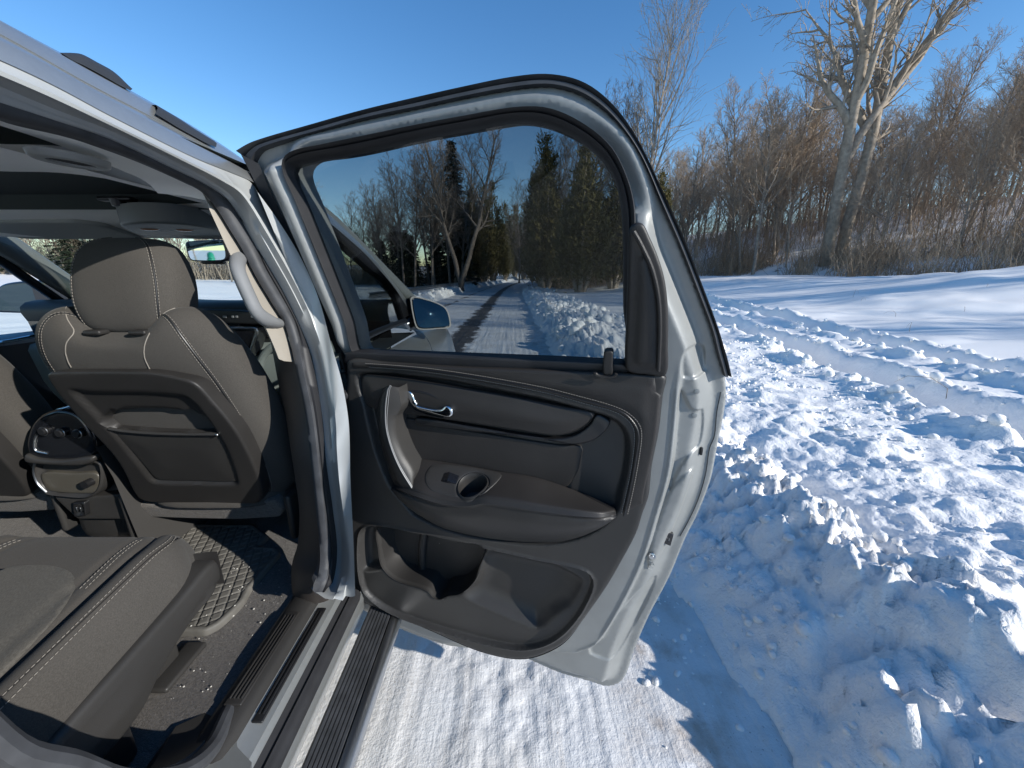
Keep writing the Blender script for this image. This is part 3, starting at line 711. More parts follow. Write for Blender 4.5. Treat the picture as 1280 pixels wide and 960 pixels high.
DP(pad(spline(bz, 80, True), topmap, -.002, .0055, .002, .01, None, [hole+(hole-cupc)*.16], nring=2), 'switch_bezel', M['plastic2'], angle=50)
mb = MB(); sw0 = np.array([.285, .024])
sp_ = lambda a, b, c: topmap(sw0[0]+a, sw0[1]+b, c)
for (x0, x1, hh0, hh1) in ((-.022, -.004, .005, .014), (-.003, .022, .012, .006)):
    V = [sp_(x0, -.011, .004), sp_(x1, -.011, .004), sp_(x1, .011, .004), sp_(x0, .011, .004), sp_(x0, -.010, hh0), sp_(x1, -.010, hh1), sp_(x1, .010, hh1), sp_(x0, .010, hh0)]
    mb.add(V, [(4,5,6,7),(0,1,5,4),(1,2,6,5),(2,3,7,6),(3,0,4,7)])
DP(mb, 'window_switch', M['gloss'], angle=30)
pts = [[D3(*p, w-.002) for p, w in zip(FTc, wf)]]
for t, bw in ((.06, .006), (.12, .001), (.16, .001), (.2, .006), (.35, .009), (.6, .006), (.85, .0), (1., -.006)):
    pts.append([D3(*(p*(1-t)+q*t), w*(1-t)+.006*t+bw+.010*math.sin(math.pi*t)) for p, q, w in zip(FTc, BTc, wf)])
mb = MB(); mb.loft(pts); mb.loft([pts[-1], [D3(*q, -.03) for q in BTc]]); DP(mb, 'armrest', M['plastic'], angle=50)
# ---- trim over the rear corner of the frame
sail = [(786,290),(789,282),(796,278),(804,280),(812,296),(823,322),(831,350),(835,385),(835,430),(832,469),(808,468),(790,466),(782,460),(783,400),(785,330)]
DP(pad(uz(sail, .0, 110), D3, -.045, .006, .008, .009, lambda p, d: .008*sstep(d, .016, .028)), 'corner_trim', M['vinyl'], angle=50)
mb = MB(); q = uz([(792,289),(801,305),(815,336),(823,372),(825,410),(823,464)], .014, 50, False); mb.tube([D3(*p, .0125) for p in q], .004, 8); DP(mb, 'corner_piping', M['vinyl'])
# ---- belt seal under the glass, lock pull, door latch details
belt = [(436,440),(450,439),(560,443.5),(700,449),(779,453),(786,458),(788,467),(690,464),(560,458.5),(434,453)]
DP(pad(uz(belt, -.03, 120, True, True), D3, -.07, -.012, .005, .010), 'belt_seal', M['rubber'], angle=50)
pull = [(755,440),(758,438.5),(764,438.5),(766.5,440.5),(766,455),(765,468),(754.5,468)]
DP(pad(uz(pull, .006, 40), D3, -.03, .010, .004, .004), 'lock_pull', M['plastic'], angle=60)
mb = MB(); c = np.array(onD(757, 466, .012)); ring = [c+.022*np.array([math.cos(a)*1.0, math.sin(a)*.45]) for a in np.linspace(math.pi, 2*math.pi, 20)]
mb.tube([D3(*p, .014) for p in ring], .0035, 6); DP(mb, 'lock_ring', M['plastic'])
# latch plate, screw, marks and sealant on the shut face
p0, w0_ = shell_at(834, 672); px1 = uz([(830,664),(842,668),(838,682),(826,677)], w0_, 24, True, True)
DP(pad(px1, D3, w0_-.01, w0_+.0025, .001, .006), 'sticker', M['gloss'])
mb = MB(); c = px1.mean(0)
for a_, b_, c_, d_ in ((-.006, -.004, .010, .0015), (-.002, .003, .008, .0015), (.004, -.001, .0015, .008)): mb.rbox(D3(c[0]+a_, c[1]+b_, w0_+.003), (c_, .001, d_), .0004, 1)
DP(mb, 'sticker_print', M['greytrim'], kind='stuff')
p0, w0_ = shell_at(815, 694); mb = MB(); mb.tube([D3(*p0, w0_-.01), D3(*p0, w0_+.004), D3(*p0, w0_+.005)], [.0085, .0085, .007], 16); mb.tube([D3(*p0, w0_), D3(*p0, w0_+.009)], .0042, 12); DP(mb, 'screw', M['alu'])
mb = MB()
for q in ([(811,700),(815,702),(813,706),(817,709)], [(812,705),(810,710),(815,712)], [(816,702),(818,706)]):
    P = [D3(*shell_at(*p_)[0], shell_at(*p_)[1]+.0012) for p_ in q]; mb.tube(P, .0011, 5)
DP(mb, 'stamped_mark', M['paint_in'], kind='stuff')
p1, w1_ = shell_at(876, 563); mb = MB(); mb.rbox(D3(*p1, w1_+.002), (.006, .010, .020), .002); DP(mb, 'bump_stop', M['black'])
P = []
for q in spline([(901,490),(896,515),(893,545),(887,560),(882,592),(873,623),(861,650),(850,670)], 40): p_, w_ = shell_at(*q); P.append(D3(*p_, w_+.0006))
mb = MB(); mb.tube(P, .0009, 5); DP(mb, 'sealant_line', M['black'])
for px_, py_ in ((868,519),(871,489)):
    p1, w1_ = shell_at(px_, py_); mb = MB(); mb.tube([D3(*p1, w1_-.005), D3(*p1, w1_+.0015), D3(*p1, w1_+.002)], [.006, .006, .0045], 12); DP(mb, 'plug', M['paint_in'])
for (px_, py_) in ((432, 562), (433, 500), (431, 640)):
    p1 = onD(px_, py_, -.06); mb = MB(); mb.rbox(D3(*p1, -.07), (.03, .05, .05), .006); DP(mb, 'hinge', M['paint_in'])
mb = MB(); a_, b_ = D3(*onD(436, 492, -.02), -.05), onS(421, 484, .0); mb.tube([Vector(q) for q in spline([a_, a_.lerp(b_, .5)+Vector((0, -.02, -.012)), b_], 16)], [.012+.0025*(k % 2) for k in range(16)], 10); DP(mb, 'wiring_boot', M['rubber'])
# ================================================================== BODY ROUND THE REAR DOORWAY
CP_ = lambda mb, name, mt, **k: carpart(mb.build(name, mt, **k))
def curveS(P, off, n=80):
    return [Vector(p) for p in spline([onS(p[0], p[1], off) for p in P], n)]
def ext(c, Y1, k=10):
    """carry a roof curve backwards out of the picture to Y1 along its own tangent"""
    p = c[0]; t = (c[0]-c[6]).normalized(); out = []
    for i in range(k, 0, -1):
        s = (p.y-Y1)*i/k; out.append(Vector((p.x+t.x*.15*s, p.y-s, p.z-.02*(i/k)**2)))
    return out+c
# traced lines of the roof side and the pillar, from the roof top inwards
cA = [(-40,2),(0,25),(86,71),(165,114),(245,160),(300,196),(323,214),(347,227),(371,239),(400,257)]
cB = [(-40,26),(0,42),(103,100),(190,146),(260,184),(309,213),(322,222),(338,231),(366,247),(394,263)]
cC = [(-40,60),(0,75),(70,108),(137,144),(241,196),(290,216),(309,224),(330,235),(360,252),(390,270)]
cC2 = [(-40,73),(0,88),(70,119),(137,153),(230,199),(280,224),(304,240),(333,284),(360,330),(384,378),(402,430),(414,480),(420,530),(421,560),(424,600),(430,650),(434,700),(432,745)]
cD0 = [(-40,92),(0,108),(70,137),(137,163),(220,203),(268,229),(292,248),(316,290),(338,330),(358,365),(380,410),(394,450),(406,520),(412,580),(420,640),(425,690),(420,730),(406,748)]
cD = [(-40,113),(0,127),(70,150),(137,173),(220,212),(262,233),(285,250),(302,275),(318,303),(332,335),(352,370),(370,405),(384,470),(393,515),(401,580),(408,640),(414,690),(410,722),(404,738)]
cE = [(-40,131),(0,147),(70,164),(103,174),(170,199),(230,226),(256,240),(274,262),(290,288),(305,312),(322,345),(340,375),(358,405),(374,470),(384,520),(391,580),(397,640),(401,690),(398,716),(392,730)]
n = 100
cA = [Vector(p) for p in spline([onX(*p, -.70) for p in cA], n)]; cB = [Vector(p) for p in spline([onX(*p, -.655) for p in cB], n)]
cC = [Vector(p) for p in spline([onX(*p, -.60) for p in cC], n)]
dA, dB, dC = ext(cA, -1.6), ext(cB, -1.6), ext(cC, -1.6)
mb = MB(); midAB = [a.lerp(b, .5)+Vector((.006, 0, .004)) for a, b in zip(dA, dB)]
roofin = [Vector((-1.36, a.y, a.z+.035)) for a in dA]; roofq = [Vector((-.95, a.y, a.z+.022)) for a in dA]
roofl = [Vector((-2.72-a.x, a.y, a.z)) for a in dA]
mb.loft([roofl, [Vector((-2.72-a.x, a.y, a.z)) for a in roofq], roofin, roofq, dA, midAB, dB]); CP_(mb, 'roof', M['paint'], angle=40)
mb = MB(); mb.loft([dB, [b+Vector((-.0015, 0, -.0015)) for b in dB], [b.lerp(c, .15)+Vector((.0015, 0, 0)) for b, c in zip(dB, dC)], [b.lerp(c, .6)+Vector((.012, 0, .004)) for b, c in zip(dB, dC)], dC]); CP_(mb, 'roof_side', M['paint'], angle=40)
# aperture frame: outer step, groove, flange
n = 150
k2 = curveS(cC2, .0, n); k0 = curveS(cD0, -.042, n); kd = curveS(cD, -.060, n); ke = curveS(cE, -.085, n)
e2, e0, ed, ee = ext(k2, -.1), ext(k0, -.1), ext(kd, -.1), ext(ke, -.1)
cCx = [Vector(p) for p in spline([onX(*p, -.602) for p in [(-40,60),(0,75),(70,108),(137,144),(241,196),(290,216),(309,224),(318,233)]], 60)]+[Vector(p) for p in spline([onS(p[0], p[1], .03) for p in [(322,240),(348,276),(376,322),(398,372),(414,430),(428,480),(436,530),(438,600),(442,680),(444,745)]], n-60)]
eC = ext(cCx, -.1)
mb = MB(); mb.loft([eC, [a.lerp(b, .5)+Vector((0, 0, -.003)) for a, b in zip(eC, e2)], e2]); mb.loft([e2, [a.lerp(b, .28)+Vector((.010, -.008, -.004)) for a, b in zip(e2, e0)], [a.lerp(b, .55)+Vector((.002, -.004, 0)) for a, b in zip(e2, e0)], [a.lerp(b, .72)+Vector((.008, -.006, 0)) for a, b in zip(e2, e0)], e0, [p+Vector((-.05, .03, .0)) for p in e0]]); CP_(mb, 'door_frame', M['paint_frame'], angle=45, label='silver door frame and centre pillar round the rear doorway')
# rubber seal, a fat bead along the flange
mb = MB(); up_ = Vector((0, -.012, 0))
mb.loft([[p+Vector((-.02, .02, 0)) for p in ed], ed, [a.lerp(b, .2)+Vector((.004, -.012, -.004)) for a, b in zip(ed, ee)], [a.lerp(b, .5)+Vector((.002, -.016, -.006)) for a, b in zip(ed, ee)], [a.lerp(b, .8)+Vector((-.002, -.012, -.004)) for a, b in zip(ed, ee)], ee, [p+Vector((-.015, .02, .0)) for p in ee]]); CP_(mb, 'door_seal', M['rubber2'], angle=60)
mb = MB(); kr = max(i for i, p in enumerate(ed) if p.z > 1.62); mb.loft([[a.lerp(b, t)+Vector((0, 0, -dz)) for a, b in zip(e0[:kr], ed[:kr])] for t, dz in ((0, 0), (.3, .002), (.5, -.003), (.7, .002), (1., .001))]); CP_(mb, 'roof_flange', M['paint_frame'], angle=50)
mb = MB(); mb.loft([[p+Vector((-.012, .02, .0)) for p in e0], [a.lerp(b, .35)+Vector((-.004, .012, 0)) for a, b in zip(e0, ed)], [a.lerp(b, .7)+Vector((-.002, .0, 0)) for a, b in zip(e0, ed)], [p+Vector((-.004, .004, 0)) for p in ed]]); CP_(mb, 'door_flange', M['rubber'], angle=60)
# B pillar inner trim: upper part beige, lower part dark brown
pl = [(256,243),(275,262),(290,290),(305,315),(322,348),(340,378),(356,405)]; 
uL = [(254,238),(262,262),(272,285),(284,312),(300,345),(312,375),(328,405),(340,430),(347,447)]; uR = [(258,243),(278,270),(292,293),(307,318),(324,350),(342,380),(356,405),(362,430),(367,452)]
n = 60
def cX(P, off, n=60): return [Vector(p) for p in spline([onS(p[0], p[1], off) for p in P], n)]
a, b = cX(uL, -.100), cX(uR, -.095)
mb = MB(); away = lambda p, k: p+(p-Vector((0, 0, CAMH)))*k
mb.loft([[away(p, .10) for p in a], a, [p.lerp(q, .1)+Vector((.006, -.012, 0)) for p, q in zip(a, b)], [p.lerp(q, .5)+Vector((.006, -.018, 0)) for p, q in zip(a, b)], [p.lerp(q, .9)+Vector((.002, -.006, 0)) for p, q in zip(a, b)], b]); pil = CP_(mb, 'pillar_trim', M['beige'], angle=50)
lL = [(338,424),(348,480),(357,520),(363,560),(369,600),(374,640),(372,680),(365,705),(364,730),(368,752)]; lR = [(361,424),(374,470),(384,520),(391,580),(398,640),(402,690),(400,716),(404,737),(409,745),(411,750)]
a, b = cX(lL, -.215), cX(lR, -.095)
mb = MB(); mb.loft([[away(p, .12) for p in a], a, [p.lerp(q, .12)+Vector((.004, -.012, 0)) for p, q in zip(a, b)], [p.lerp(q, .5)+Vector((.004, -.016, 0)) for p, q in zip(a, b)], [p.lerp(q, .9)+Vector((.0, -.006, 0)) for p, q in zip(a, b)], b]); CP_(mb, 'lower_pillar_trim', mat('dark brown trim plastic', (.06, .05, .044), .5, bump=[(700, .2, .001, 3)], var=(6, .1)), angle=50)
# grab handle on the pillar and the belt guide clip
hp = [onS(*p, o) for p, o in (((309,318), -.13), ((299,322), -.10), ((297,336), -.075), ((303,352), -.07), ((312,372), -.07), ((320,388), -.07), ((330,398), -.075), ((341,403), -.085), ((350,404), -.11))]
q = [Vector(p) for p in spline(hp, 40)]; mb = MB(); mb.tube(q, [.010]*2+[.0135]*36+[.010]*2, 14, flat=1.25, up=(0, -1, .2)); mb.build('pillar_grab_handle', M['greytrim'], pil).matrix_parent_inverse = Matrix()
bpy.data.objects['pillar_grab_handle'].matrix_parent_inverse = CARI
def subpart(o, parent):
    o.parent = parent; o.matrix_parent_inverse = Matrix(); return o
def SPx(mb, name, mt, parent, **k): return subpart(mb.build(name, mt, **k), parent)
bpy.data.objects['pillar_grab_handle'].matrix_parent_inverse = Matrix()
for px_, py_, sz in ((276, 276, (.016, .02, .032)), (312, 321, (.022, .03, .022)), (351, 403, (.02, .03, .02))):
    mb = MB(); mb.rbox(onS(px_, py_, -.125), sz, .006, M=Matrix.Rotation(R(-25), 3, 'Y')); SPx(mb, 'trim_clip', M['beige'], pil)
# ------------------------------------------------------------------ sill
YS = np.concatenate([np.linspace(-.6, .25, 8), np.linspace(.3, .98, 30)])
def sillz(y): return 0.
prof = [(-.485, .50), (-.483, .545), (-.488, .556), (-.505, .562), (-.511, .578), (-.515, .588), (-.553, .598), (-.557, .602)]
mb = MB(); mb.loft([[Vector((x, y, z)) for y in YS] for x, z in prof]); CP_(mb, 'door_sill', M['paint'], angle=50)
mb = MB(); mb.loft([[Vector((x, y, z)) for y in YS] for x, z in ((-.478, .52), (-.472, .545), (-.478, .557), (-.484, .560), (-.490, .565), (-.496, .560), (-.503, .566), (-.510, .572))]); CP_(mb, 'sill_seal', M['rubber'], angle=60)
tz = [(-.552, .592), (-.556, .610), (-.566, .619), (-.590, .622), (-.618, .620), (-.630, .612), (-.636, .59)]
mb = MB(); mb.loft([[Vector((x, y, z)) for y in YS] for x, z in tz]); CP_(mb, 'sill_trim', M['plastic2'], angle=50)
def ribbed(x0, x1, y0, y1, z, nrib, name, mt, parent=None):
    mb = MB(); mb.rbox(((x0+x1)/2, (y0+y1)/2, z), (x1-x0, y1-y0, .006), .0028)
    for i in range(nrib):
        x = x0+(x1-x0)*(i+.8)/(nrib+.6); mb.rbox((x, (y0+y1)/2, z+.004), ((x1-x0)/nrib*.42, (y1-y0)*.9, .004), .0015, 2)
    o = mb.build(name, mt, angle=45); carpart(o); return o
ribbed(-.612, -.574, .60, .835, .6235, 4, 'scuff_plate', M['plastic'])
ribbed(-.548, -.524, .585, .875, .5965, 2, 'sill_plate', M['black'])
# rocker panel below
mb = MB(); mb.loft([[Vector((x, y, z)) for y in np.linspace(-1.2, 3.0, 30)] for x, z in ((-.484, .53), (-.478, .50), (-.49, .44), (-.53, .36), (-.60, .30), (-1.2, .28))]); CP_(mb, 'rocker_panel', M['paint'], angle=50)
# ------------------------------------------------------------------ running board
YB = np.linspace(-.5, 2.75, 50)
rb_o = carpart(empty('running_board', (-.43, .5, .45)))
RBI = Matrix.Translation((.43, -.5, -.45))
def rbp(mb, name, mt, **k): o = mb.build(name, mt, **k); o.parent = rb_o; o.matrix_parent_inverse = RBI @ CARI.inverted() if False else RBI; return o
rb_o.matrix_parent_inverse = CARI; 
mb = MB(); mb.loft([[Vector((x, y, z)) for y in YB] for x, z in ((-.47, .41), (-.474, .436), (-.466, .446), (-.455, .448), (-.395, .448), (-.388, .445))]); rbp(mb, 'tread_base', M['black'], angle=50)
for i in range(7):
    x = -.458+.0105*i; mb = MB(); mb.loft([[Vector((x+a, y, z)) for y in YB] for a, z in ((-.0042, .445), (-.0036, .4535), (.0036, .4535), (.0042, .445))]); rbp(mb, 'tread_rib', M['rubber2'], angle=50)
mb = MB(); mb.loft([[Vector((x, y, z)) for y in YB] for x, z in ((-.389, .446), (-.386, .452), (-.377, .452), (-.368, .446), (-.362, .432), (-.362, .41), (-.372, .395), (-.44, .40), (-.47, .41))]); rbp(mb, 'chrome_trim', M['alu'], angle=50)
for y in (-.2, 1.2, 2.4):
    mb = MB(); mb.rbox((-.48, y, .40), (.14, .06, .02), .006); rbp(mb, 'bracket', M['black'])
# ------------------------------------------------------------------ rear end of the doorway: seal arc, quarter panel
arc = [Vector(p) for p in ((-.60,.60,.61), (-.575,.52,.63), (-.555,.44,.70), (-.545,.365,.82), (-.54,.322,.93), (-.54,.292,1.0), (-.545,.275,1.1), (-.55,.25,1.22), (-.575,.20,1.36), (-.605,.16,1.5), (-.63,.17,1.62), (-.645,.24,1.69), (-.65,.34,1.71))]
AR = [Vector(p) for p in spline(arc, 70)]
mb = MB(); mb.tube(AR, .016, 10, up=(1, 0, 0)); CP_(mb, 'rear_door_seal', M['rubber2'])
mb = MB(); mb.loft([[p+Vector((-.03, .02, -.01)) for p in AR], [p+Vector((-.01, -.012, -.008)) for p in AR], [p+Vector((.03, -.03, -.012)) for p in AR], [p+Vector((.055, -.06, -.01)) for p in AR], [p+Vector((.10, -.085, -.01)) for p in AR]]); CP_(mb, 'rear_door_frame', M['paint'], angle=50)
def side_x(z): return xs(z)+.02
rows = []
for i, p in enumerate(AR):
    q = p+Vector((.10, -.085, -.01)); rows.append([Vector((side_x(q.z)+(0 if j else (q.x-side_x(q.z))), q.y+(-1.25-q.y)*j/12, q.z)) for j in range(13)])
mb = MB(); mb.loft([[r[j] for r in rows[:44]] for j in range(13)]); CP_(mb, 'quarter_panel', M['paint'], angle=40)
mb = MB(); mb.loft([[p+Vector((-.03, .02, -.01)) for p in AR[:46]], [p+Vector((-.09, -.03, 0)) for p in AR[:46]], [Vector((-.68, p.y-.30, p.z)) for p in AR[:46]], [Vector((-.68, -1.3, p.z)) for p in AR[:46]]]); CP_(mb, 'quarter_trim', M['plastic2'], angle=40)
mb = MB(); mb.loft([[Vector((xs(z)-.01, y, z)) for z in np.linspace(1.2, 1.70, 12)] for y in (-.1, -.35)]); CP_(mb, 'rear_pillar', M['paint'])
# ------------------------------------------------------------------ roof rails
def rail(P, X, h, name='roof_rail'):
    b = [Vector(p) for p in spline([onX(*p, X) for p in P], 30)]; t = np.linspace(0, 1, 30); mb = MB()
    rows = []
    for dx, k in ((-.03, 0), (-.028, .8), (-.012, 1.0), (.006, .85), (.012, 0)):
        rows.append([p+Vector((dx, 0, k*h*min(1, 4*min(s+.0, 1-s))**.7)) for p, s in zip(b, t)])
    mb.loft(rows); return CP_(mb, name, M['rubber2'], angle=50)
M['rail'] = mat('dark grey rail plastic', (.03, .032, .035), .5)
top1 = [(76,66),(90,66),(103,68),(122,78),(140,88),(152,98),(163,110)]; top2 = [(195,131),(205,137),(225,149),(245,162),(258,170),(268,176)]
def rail2(top, base, X):
    a = [Vector(p) for p in spline([onX(*p, X) for p in top], 30)]; b = [Vector(p) for p in spline([onX(*p, X+.012) for p in base], 30)]
    mb = MB(); mb.loft([[p+Vector((-.035, 0, -.012)) for p in b], [p+Vector((-.03, 0, -.003)) for p in a], [p+Vector((-.014, 0, .0)) for p in a], a, [p.lerp(q, .4)+Vector((.004, 0, 0)) for p, q in zip(a, b)], b]); CP_(mb, 'roof_rail', M['rail'], angle=50)
rail2(top1, [(76,66),(92,76),(105,82),(122,91),(138,100),(150,107),(163,113)], -.69)
rail2(top2, [(194,142),(207,150),(225,161),(245,172),(258,179),(270,184)], -.665)
# ================================================================== INTERIOR
def sect_point(S_, t, th):
    """S_: rows (z, cx, a, yb, yf, n); t in 0..1 along rows"""
    k = t*(len(S_)-1); i = min(int(k), len(S_)-2); f = k-i
    A0 = S_[max(i-1, 0)]; A1 = S_[i]; A2 = S_[i+1]; A3 = S_[min(i+2, len(S_)-1)]
    r = [(2*b+(c-a)*f+(2*a-5*b+4*c-d)*f*f+(3*b-a-3*c+d)*f**3)/2 for a, b, c, d in zip(A0, A1, A2, A3)]
    z, cx, a, yb, yf, n = r; c, s = math.cos(th), math.sin(th)
    return Vector((cx+a*math.copysign(abs(c)**(2/n), c), (yb+yf)/2+(yf-yb)/2*math.copysign(abs(s)**(2/n), s), z))
def sect_mesh(S_, nt_, nth, post=None):
    rows = [[(post or (lambda p: p))(sect_point(S_, t, 2*math.pi*k/nth)) for k in range(nth)] for t in np.linspace(0, 1, nt_)]
    mb = MB(); mb.loft(rows, closed=True, cap=True); return mb
def planeP(px, py, n, d, C0=None):
    r = ray(px, py); n = Vector(n); return r*((d-n.z*CAMH)/(r.dot(n)))+Vector((0, 0, CAMH))
# ------------------------------------------------------------------ front seat (built once, copied for the driver)
CX = -.975
seat = carpart(empty('front_seat', (CX, 1.2, .58)))
SI = Matrix.Translation((-CX, -1.2, -.58))
def sp(mb, name, mt, parent=None, **k):
    o = mb.build(name, mt, **k); o.parent = parent or seat; o.matrix_parent_inverse = SI if not parent else Matrix(); return o
YBK = lambda z: 1.085-.37*(z-.87)
BS = [(.80, CX+.01, .20, 1.115, 1.20, 3), (.84, CX+.01, .235, 1.095, 1.235, 3.2), (.95, CX+.012, .252, 1.055, 1.22, 3.4), (1.10, CX+.008, .262, 1.0, 1.185, 3.4), (1.22, CX+.002, .258, .957, 1.15, 3.2), (1.30, CX-.002, .25, .928, 1.12, 2.9), (1.36, CX-.004, .232, .918, 1.095, 2.6), (1.40, CX-.004, .204, .925, 1.075, 2.4), (1.425, CX-.004, .155, .945, 1.045, 2.3), (1.434, CX-.004, .07, .975, 1.02, 2)]
def saddle(p):
    k = sstep(np.array([p.z]), 1.30, 1.43)[0]; e = math.exp(-((p.x-CX)/.105)**4); return Vector((p.x, p.y+.012*e*k, p.z-.062*e*k))
sp(sect_mesh(BS, 46, 64, saddle), 'backrest', M['fabric'], angle=80)
HC = -.966
HS = [(1.352, HC, .07, .985, 1.03, 2.2), (1.362, HC, .10, .962, 1.05, 2.8), (1.382, HC, .116, .948, 1.072, 3.2), (1.43, HC, .126, .944, 1.088, 3.4), (1.49, HC, .128, .953, 1.095, 3.2), (1.54, HC, .120, .966, 1.092, 2.9), (1.572, HC, .103, .983, 1.082, 2.6), (1.588, HC, .070, 1.003, 1.066, 2.2), (1.592, HC, .02, 1.025, 1.045, 2)]
hr = sp(sect_mesh(HS, 40, 56), 'headrest', M['fabric'], angle=80)
for dx in (-.055, .055):
    mb = MB(); mb.tube([Vector((HC+dx, .985, 1.34)), Vector((HC+dx, .995, 1.40))], .006, 10); sp(mb, 'headrest_post', M['chrome'])
    mb = MB(); mb.rbox((HC+dx, .955, 1.367), (.042, .05, .012), .005); sp(mb, 'post_collar', M['plastic'])
def seam_on(S_, fn, n=90, post=None, out=.0): return [(post or (lambda p: p))(sect_point(S_, *fn(t))) for t in np.linspace(0, 1, n)]
def stitch3(P, name, parent, inv, step=.0075, ln=.0052, r=.00075):
    s = np.array([tuple(p) for p in P]); o = stitches(s, 0, M['thread'], name, None, step, ln, r, None); o.parent = parent; o.matrix_parent_inverse = inv; return o
def pushed(P, c, d): return [p+(p-c).normalized()*d for p in P]
CB = Vector((CX, 1.08, 1.15)); CH = Vector((HC, 1.01, 1.49))
for side in (0, 1):
    for off in (-.045, .045):
        th = (1.5*math.pi+.76*(1 if side else -1)+off)
        P = seam_on(HS, lambda t: (.10+.80*t, th), 120); stitch3([p+Vector((.0006*(1 if side else -1), -.0012, .0)) for p in P], 'stitching', seat, SI)
    th = 1.5*math.pi+.76*(1 if side else -1); P = seam_on(HS, lambda t: (.08+.86*t, th), 100); mb = MB(); mb.tube([p+Vector((.0003*(1 if side else -1), -.0002, 0)) for p in P], .0016, 6); sp(mb, 'seam', M['black'])
    for off in (-.035, .035):
        th = 1.5*math.pi+(.74)*(1 if side else -1)+off
        P = seam_on(BS, lambda t: (.02+.93*t, th), 220, saddle); stitch3([p+Vector((.0006*(1 if side else -1), -.0012, .0005)) for p in P], 'stitching', seat, SI)
    th = 1.5*math.pi+(.74)*(1 if side else -1); P = seam_on(BS, lambda t: (.02+.94*t, th), 160, saddle); mb = MB(); mb.tube([p+Vector((.0002*(1 if side else -1), -.0003, 0)) for p in P], .0018, 6); sp(mb, 'seam', M['black'])
# curved seams between shoulders and centre, and the side seam with its label
for pts in ([(220,378),(205,388),(190,412),(181,432),(182,452),(190,463)], [(84,376),(82,388),(86,402),(95,415),(84,426),(82,440),(90,462)]):
    grid_ = [saddle(sect_point(BS, t, th)) for t in np.linspace(.25, .97, 90) for th in np.linspace(math.pi*1.03, math.pi*1.97, 160)]
    ga = np.array([tuple(p) for p in grid_]); fw_ = ga[:, 1]*CP-(ga[:, 2]-CAMH)*SP; pxs = 640+FPX*ga[:, 0]/fw_; pys = 480+FPX*(-(ga[:, 2]-CAMH)*CP-ga[:, 1]*SP)/fw_
    out = np.array([ga[np.argmin((pxs-a)**2+(pys-b)**2)] for a, b in spline(np.array(pts, float), 40)])
    sm = np.stack([np.convolve(np.pad(out[:, j], 3, 'edge'), np.ones(7)/7, 'valid') for j in range(3)], 1); sm[:, 1] -= .0012
    mb = MB(); mb.tube([Vector(p) for p in spline(sm, 80)], .0012, 6); sp(mb, 'piping', M['thread'])
mb = MB(); mb.rbox(Vector((-.745, 1.02, 1.268)), (.012, .028, .010), .001, M=Matrix.Rotation(R(20), 3, 'X')); sp(mb, 'care_tag', mat('white tag', (.6, .6, .6), .6))
# moulded panel with map pocket on the back
PD = 1.402-.012
def spx(P, n=None, off=0., lin=False):
    q = np.array([(v.x, v.z) for v in (planeP(a, b, (0, 1, .37), PD-off) for a, b in P)]); return spline(q, n, True, lin) if n else q
sm_ = lambda x, z, w: Vector((x, PD-.37*z-w, z))
pan = [(64,467),(75,464),(110,463),(160,463),(193,464),(225,470),(248,478),(270,501),(288,522),(301,540),(313,562),(322,582),(328,600),(330,616),(327,625),(318,628),(260,627),(200,626),(188,625),(178,621),(170,611),(160,590),(150,573),(138,558),(112,531),(92,508),(76,488)]
rec = [(94,487),(120,488),(180,489),(228,492),(240,496),(256,512),(274,537),(286,558),(294,578),(299,594),(300,601),(296,604),(240,603),(203,602),(194,600),(186,592),(178,581),(166,566),(150,546),(120,515)]
PN = spx(pan, 170); RC = spx(rec, 130)
cav = [(138,514),(160,511),(200,511),(240,513),(258,523),(272,540),(240,540),(190,538),(142,535),(128,524)]; CV = spx(cav, 70, 0, True)
sp(pad(PN, sm_, -.035, .012, .008, .0075, lambda p, d: -.012*sstep(sdist(p, RC), -.003, .010)-.05*sstep(sdist(p, CV), -.002, .010)), 'back_panel', M['plastic'], angle=55)
flap = [(142,537),(190,541),(240,542),(274,541),(286,560),(294,580),(298,596),(296,601),(240,600),(203,599),(196,597),(188,588),(178,576),(166,562)]
sp(pad(spx(flap, 90), sm_, -.02, .005, .003, .015, lambda p, d: .004*sstep(d, 0, .06)), 'map_pocket', M['plastic2'], angle=55)
P = spx([(141,534),(160,537),(190,539.5),(215,540.5),(240,541),(276,541)]); P = spline(P, 40); mb = MB(); mb.tube([sm_(x, z, .010) for x, z in P], .0045, 10); sp(mb, 'pocket_rim', M['plastic2'])
mb = MB(); x, z = spx([(276, 541)])[0]; mb.ball(sm_(x, z, .014), .004, 10); sp(mb, 'pocket_clip', M['alu'])
strip = [(157,612),(176,628),(200,631),(270,632),(345,622),(356,634),(350,645),(300,648),(240,647),(185,645),(168,636)]
sp(pad(spx(strip, 80, -.01, True), lambda x, z, w: sm_(x, z, w-.01), -.05, .010, .012, .012, None), 'carpet_skirt', M['carpet'], angle=70)
# cushion and base of the front seat
CS = [(.775, CX, .20, 1.10, 1.58, 4), (.782, CX, .24, 1.08, 1.64, 4), (.80, CX, .25, 1.08, 1.67, 4), (.86, CX, .248, 1.10, 1.66, 3.6), (.885, CX, .22, 1.12, 1.60, 3.2), (.89, CX, .12, 1.2, 1.5, 3)]
sp(sect_mesh(CS, 18, 40), 'cushion', M['fabric'], angle=70)
mb = MB(); mb.rbox((CX, 1.50, .70), (.42, .26, .16), .03); sp(mb, 'seat_base', M['plastic'])
for dx in (-.262, .262): mb = MB(); mb.rbox((CX+dx, 1.32, .75), (.02, .50, .16), .009); sp(mb, 'side_cover', M['plastic2'])
def copy_part(o, dx, dy):
    c = o.copy(); COL.objects.link(c)
    c.location = o.location+Vector((dx, dy, 0)); return c
KS = .972; seat.location = Vector((0, 0, CAMH))+(seat.location-Vector((0, 0, CAMH)))*KS; seat.scale = (KS,)*3
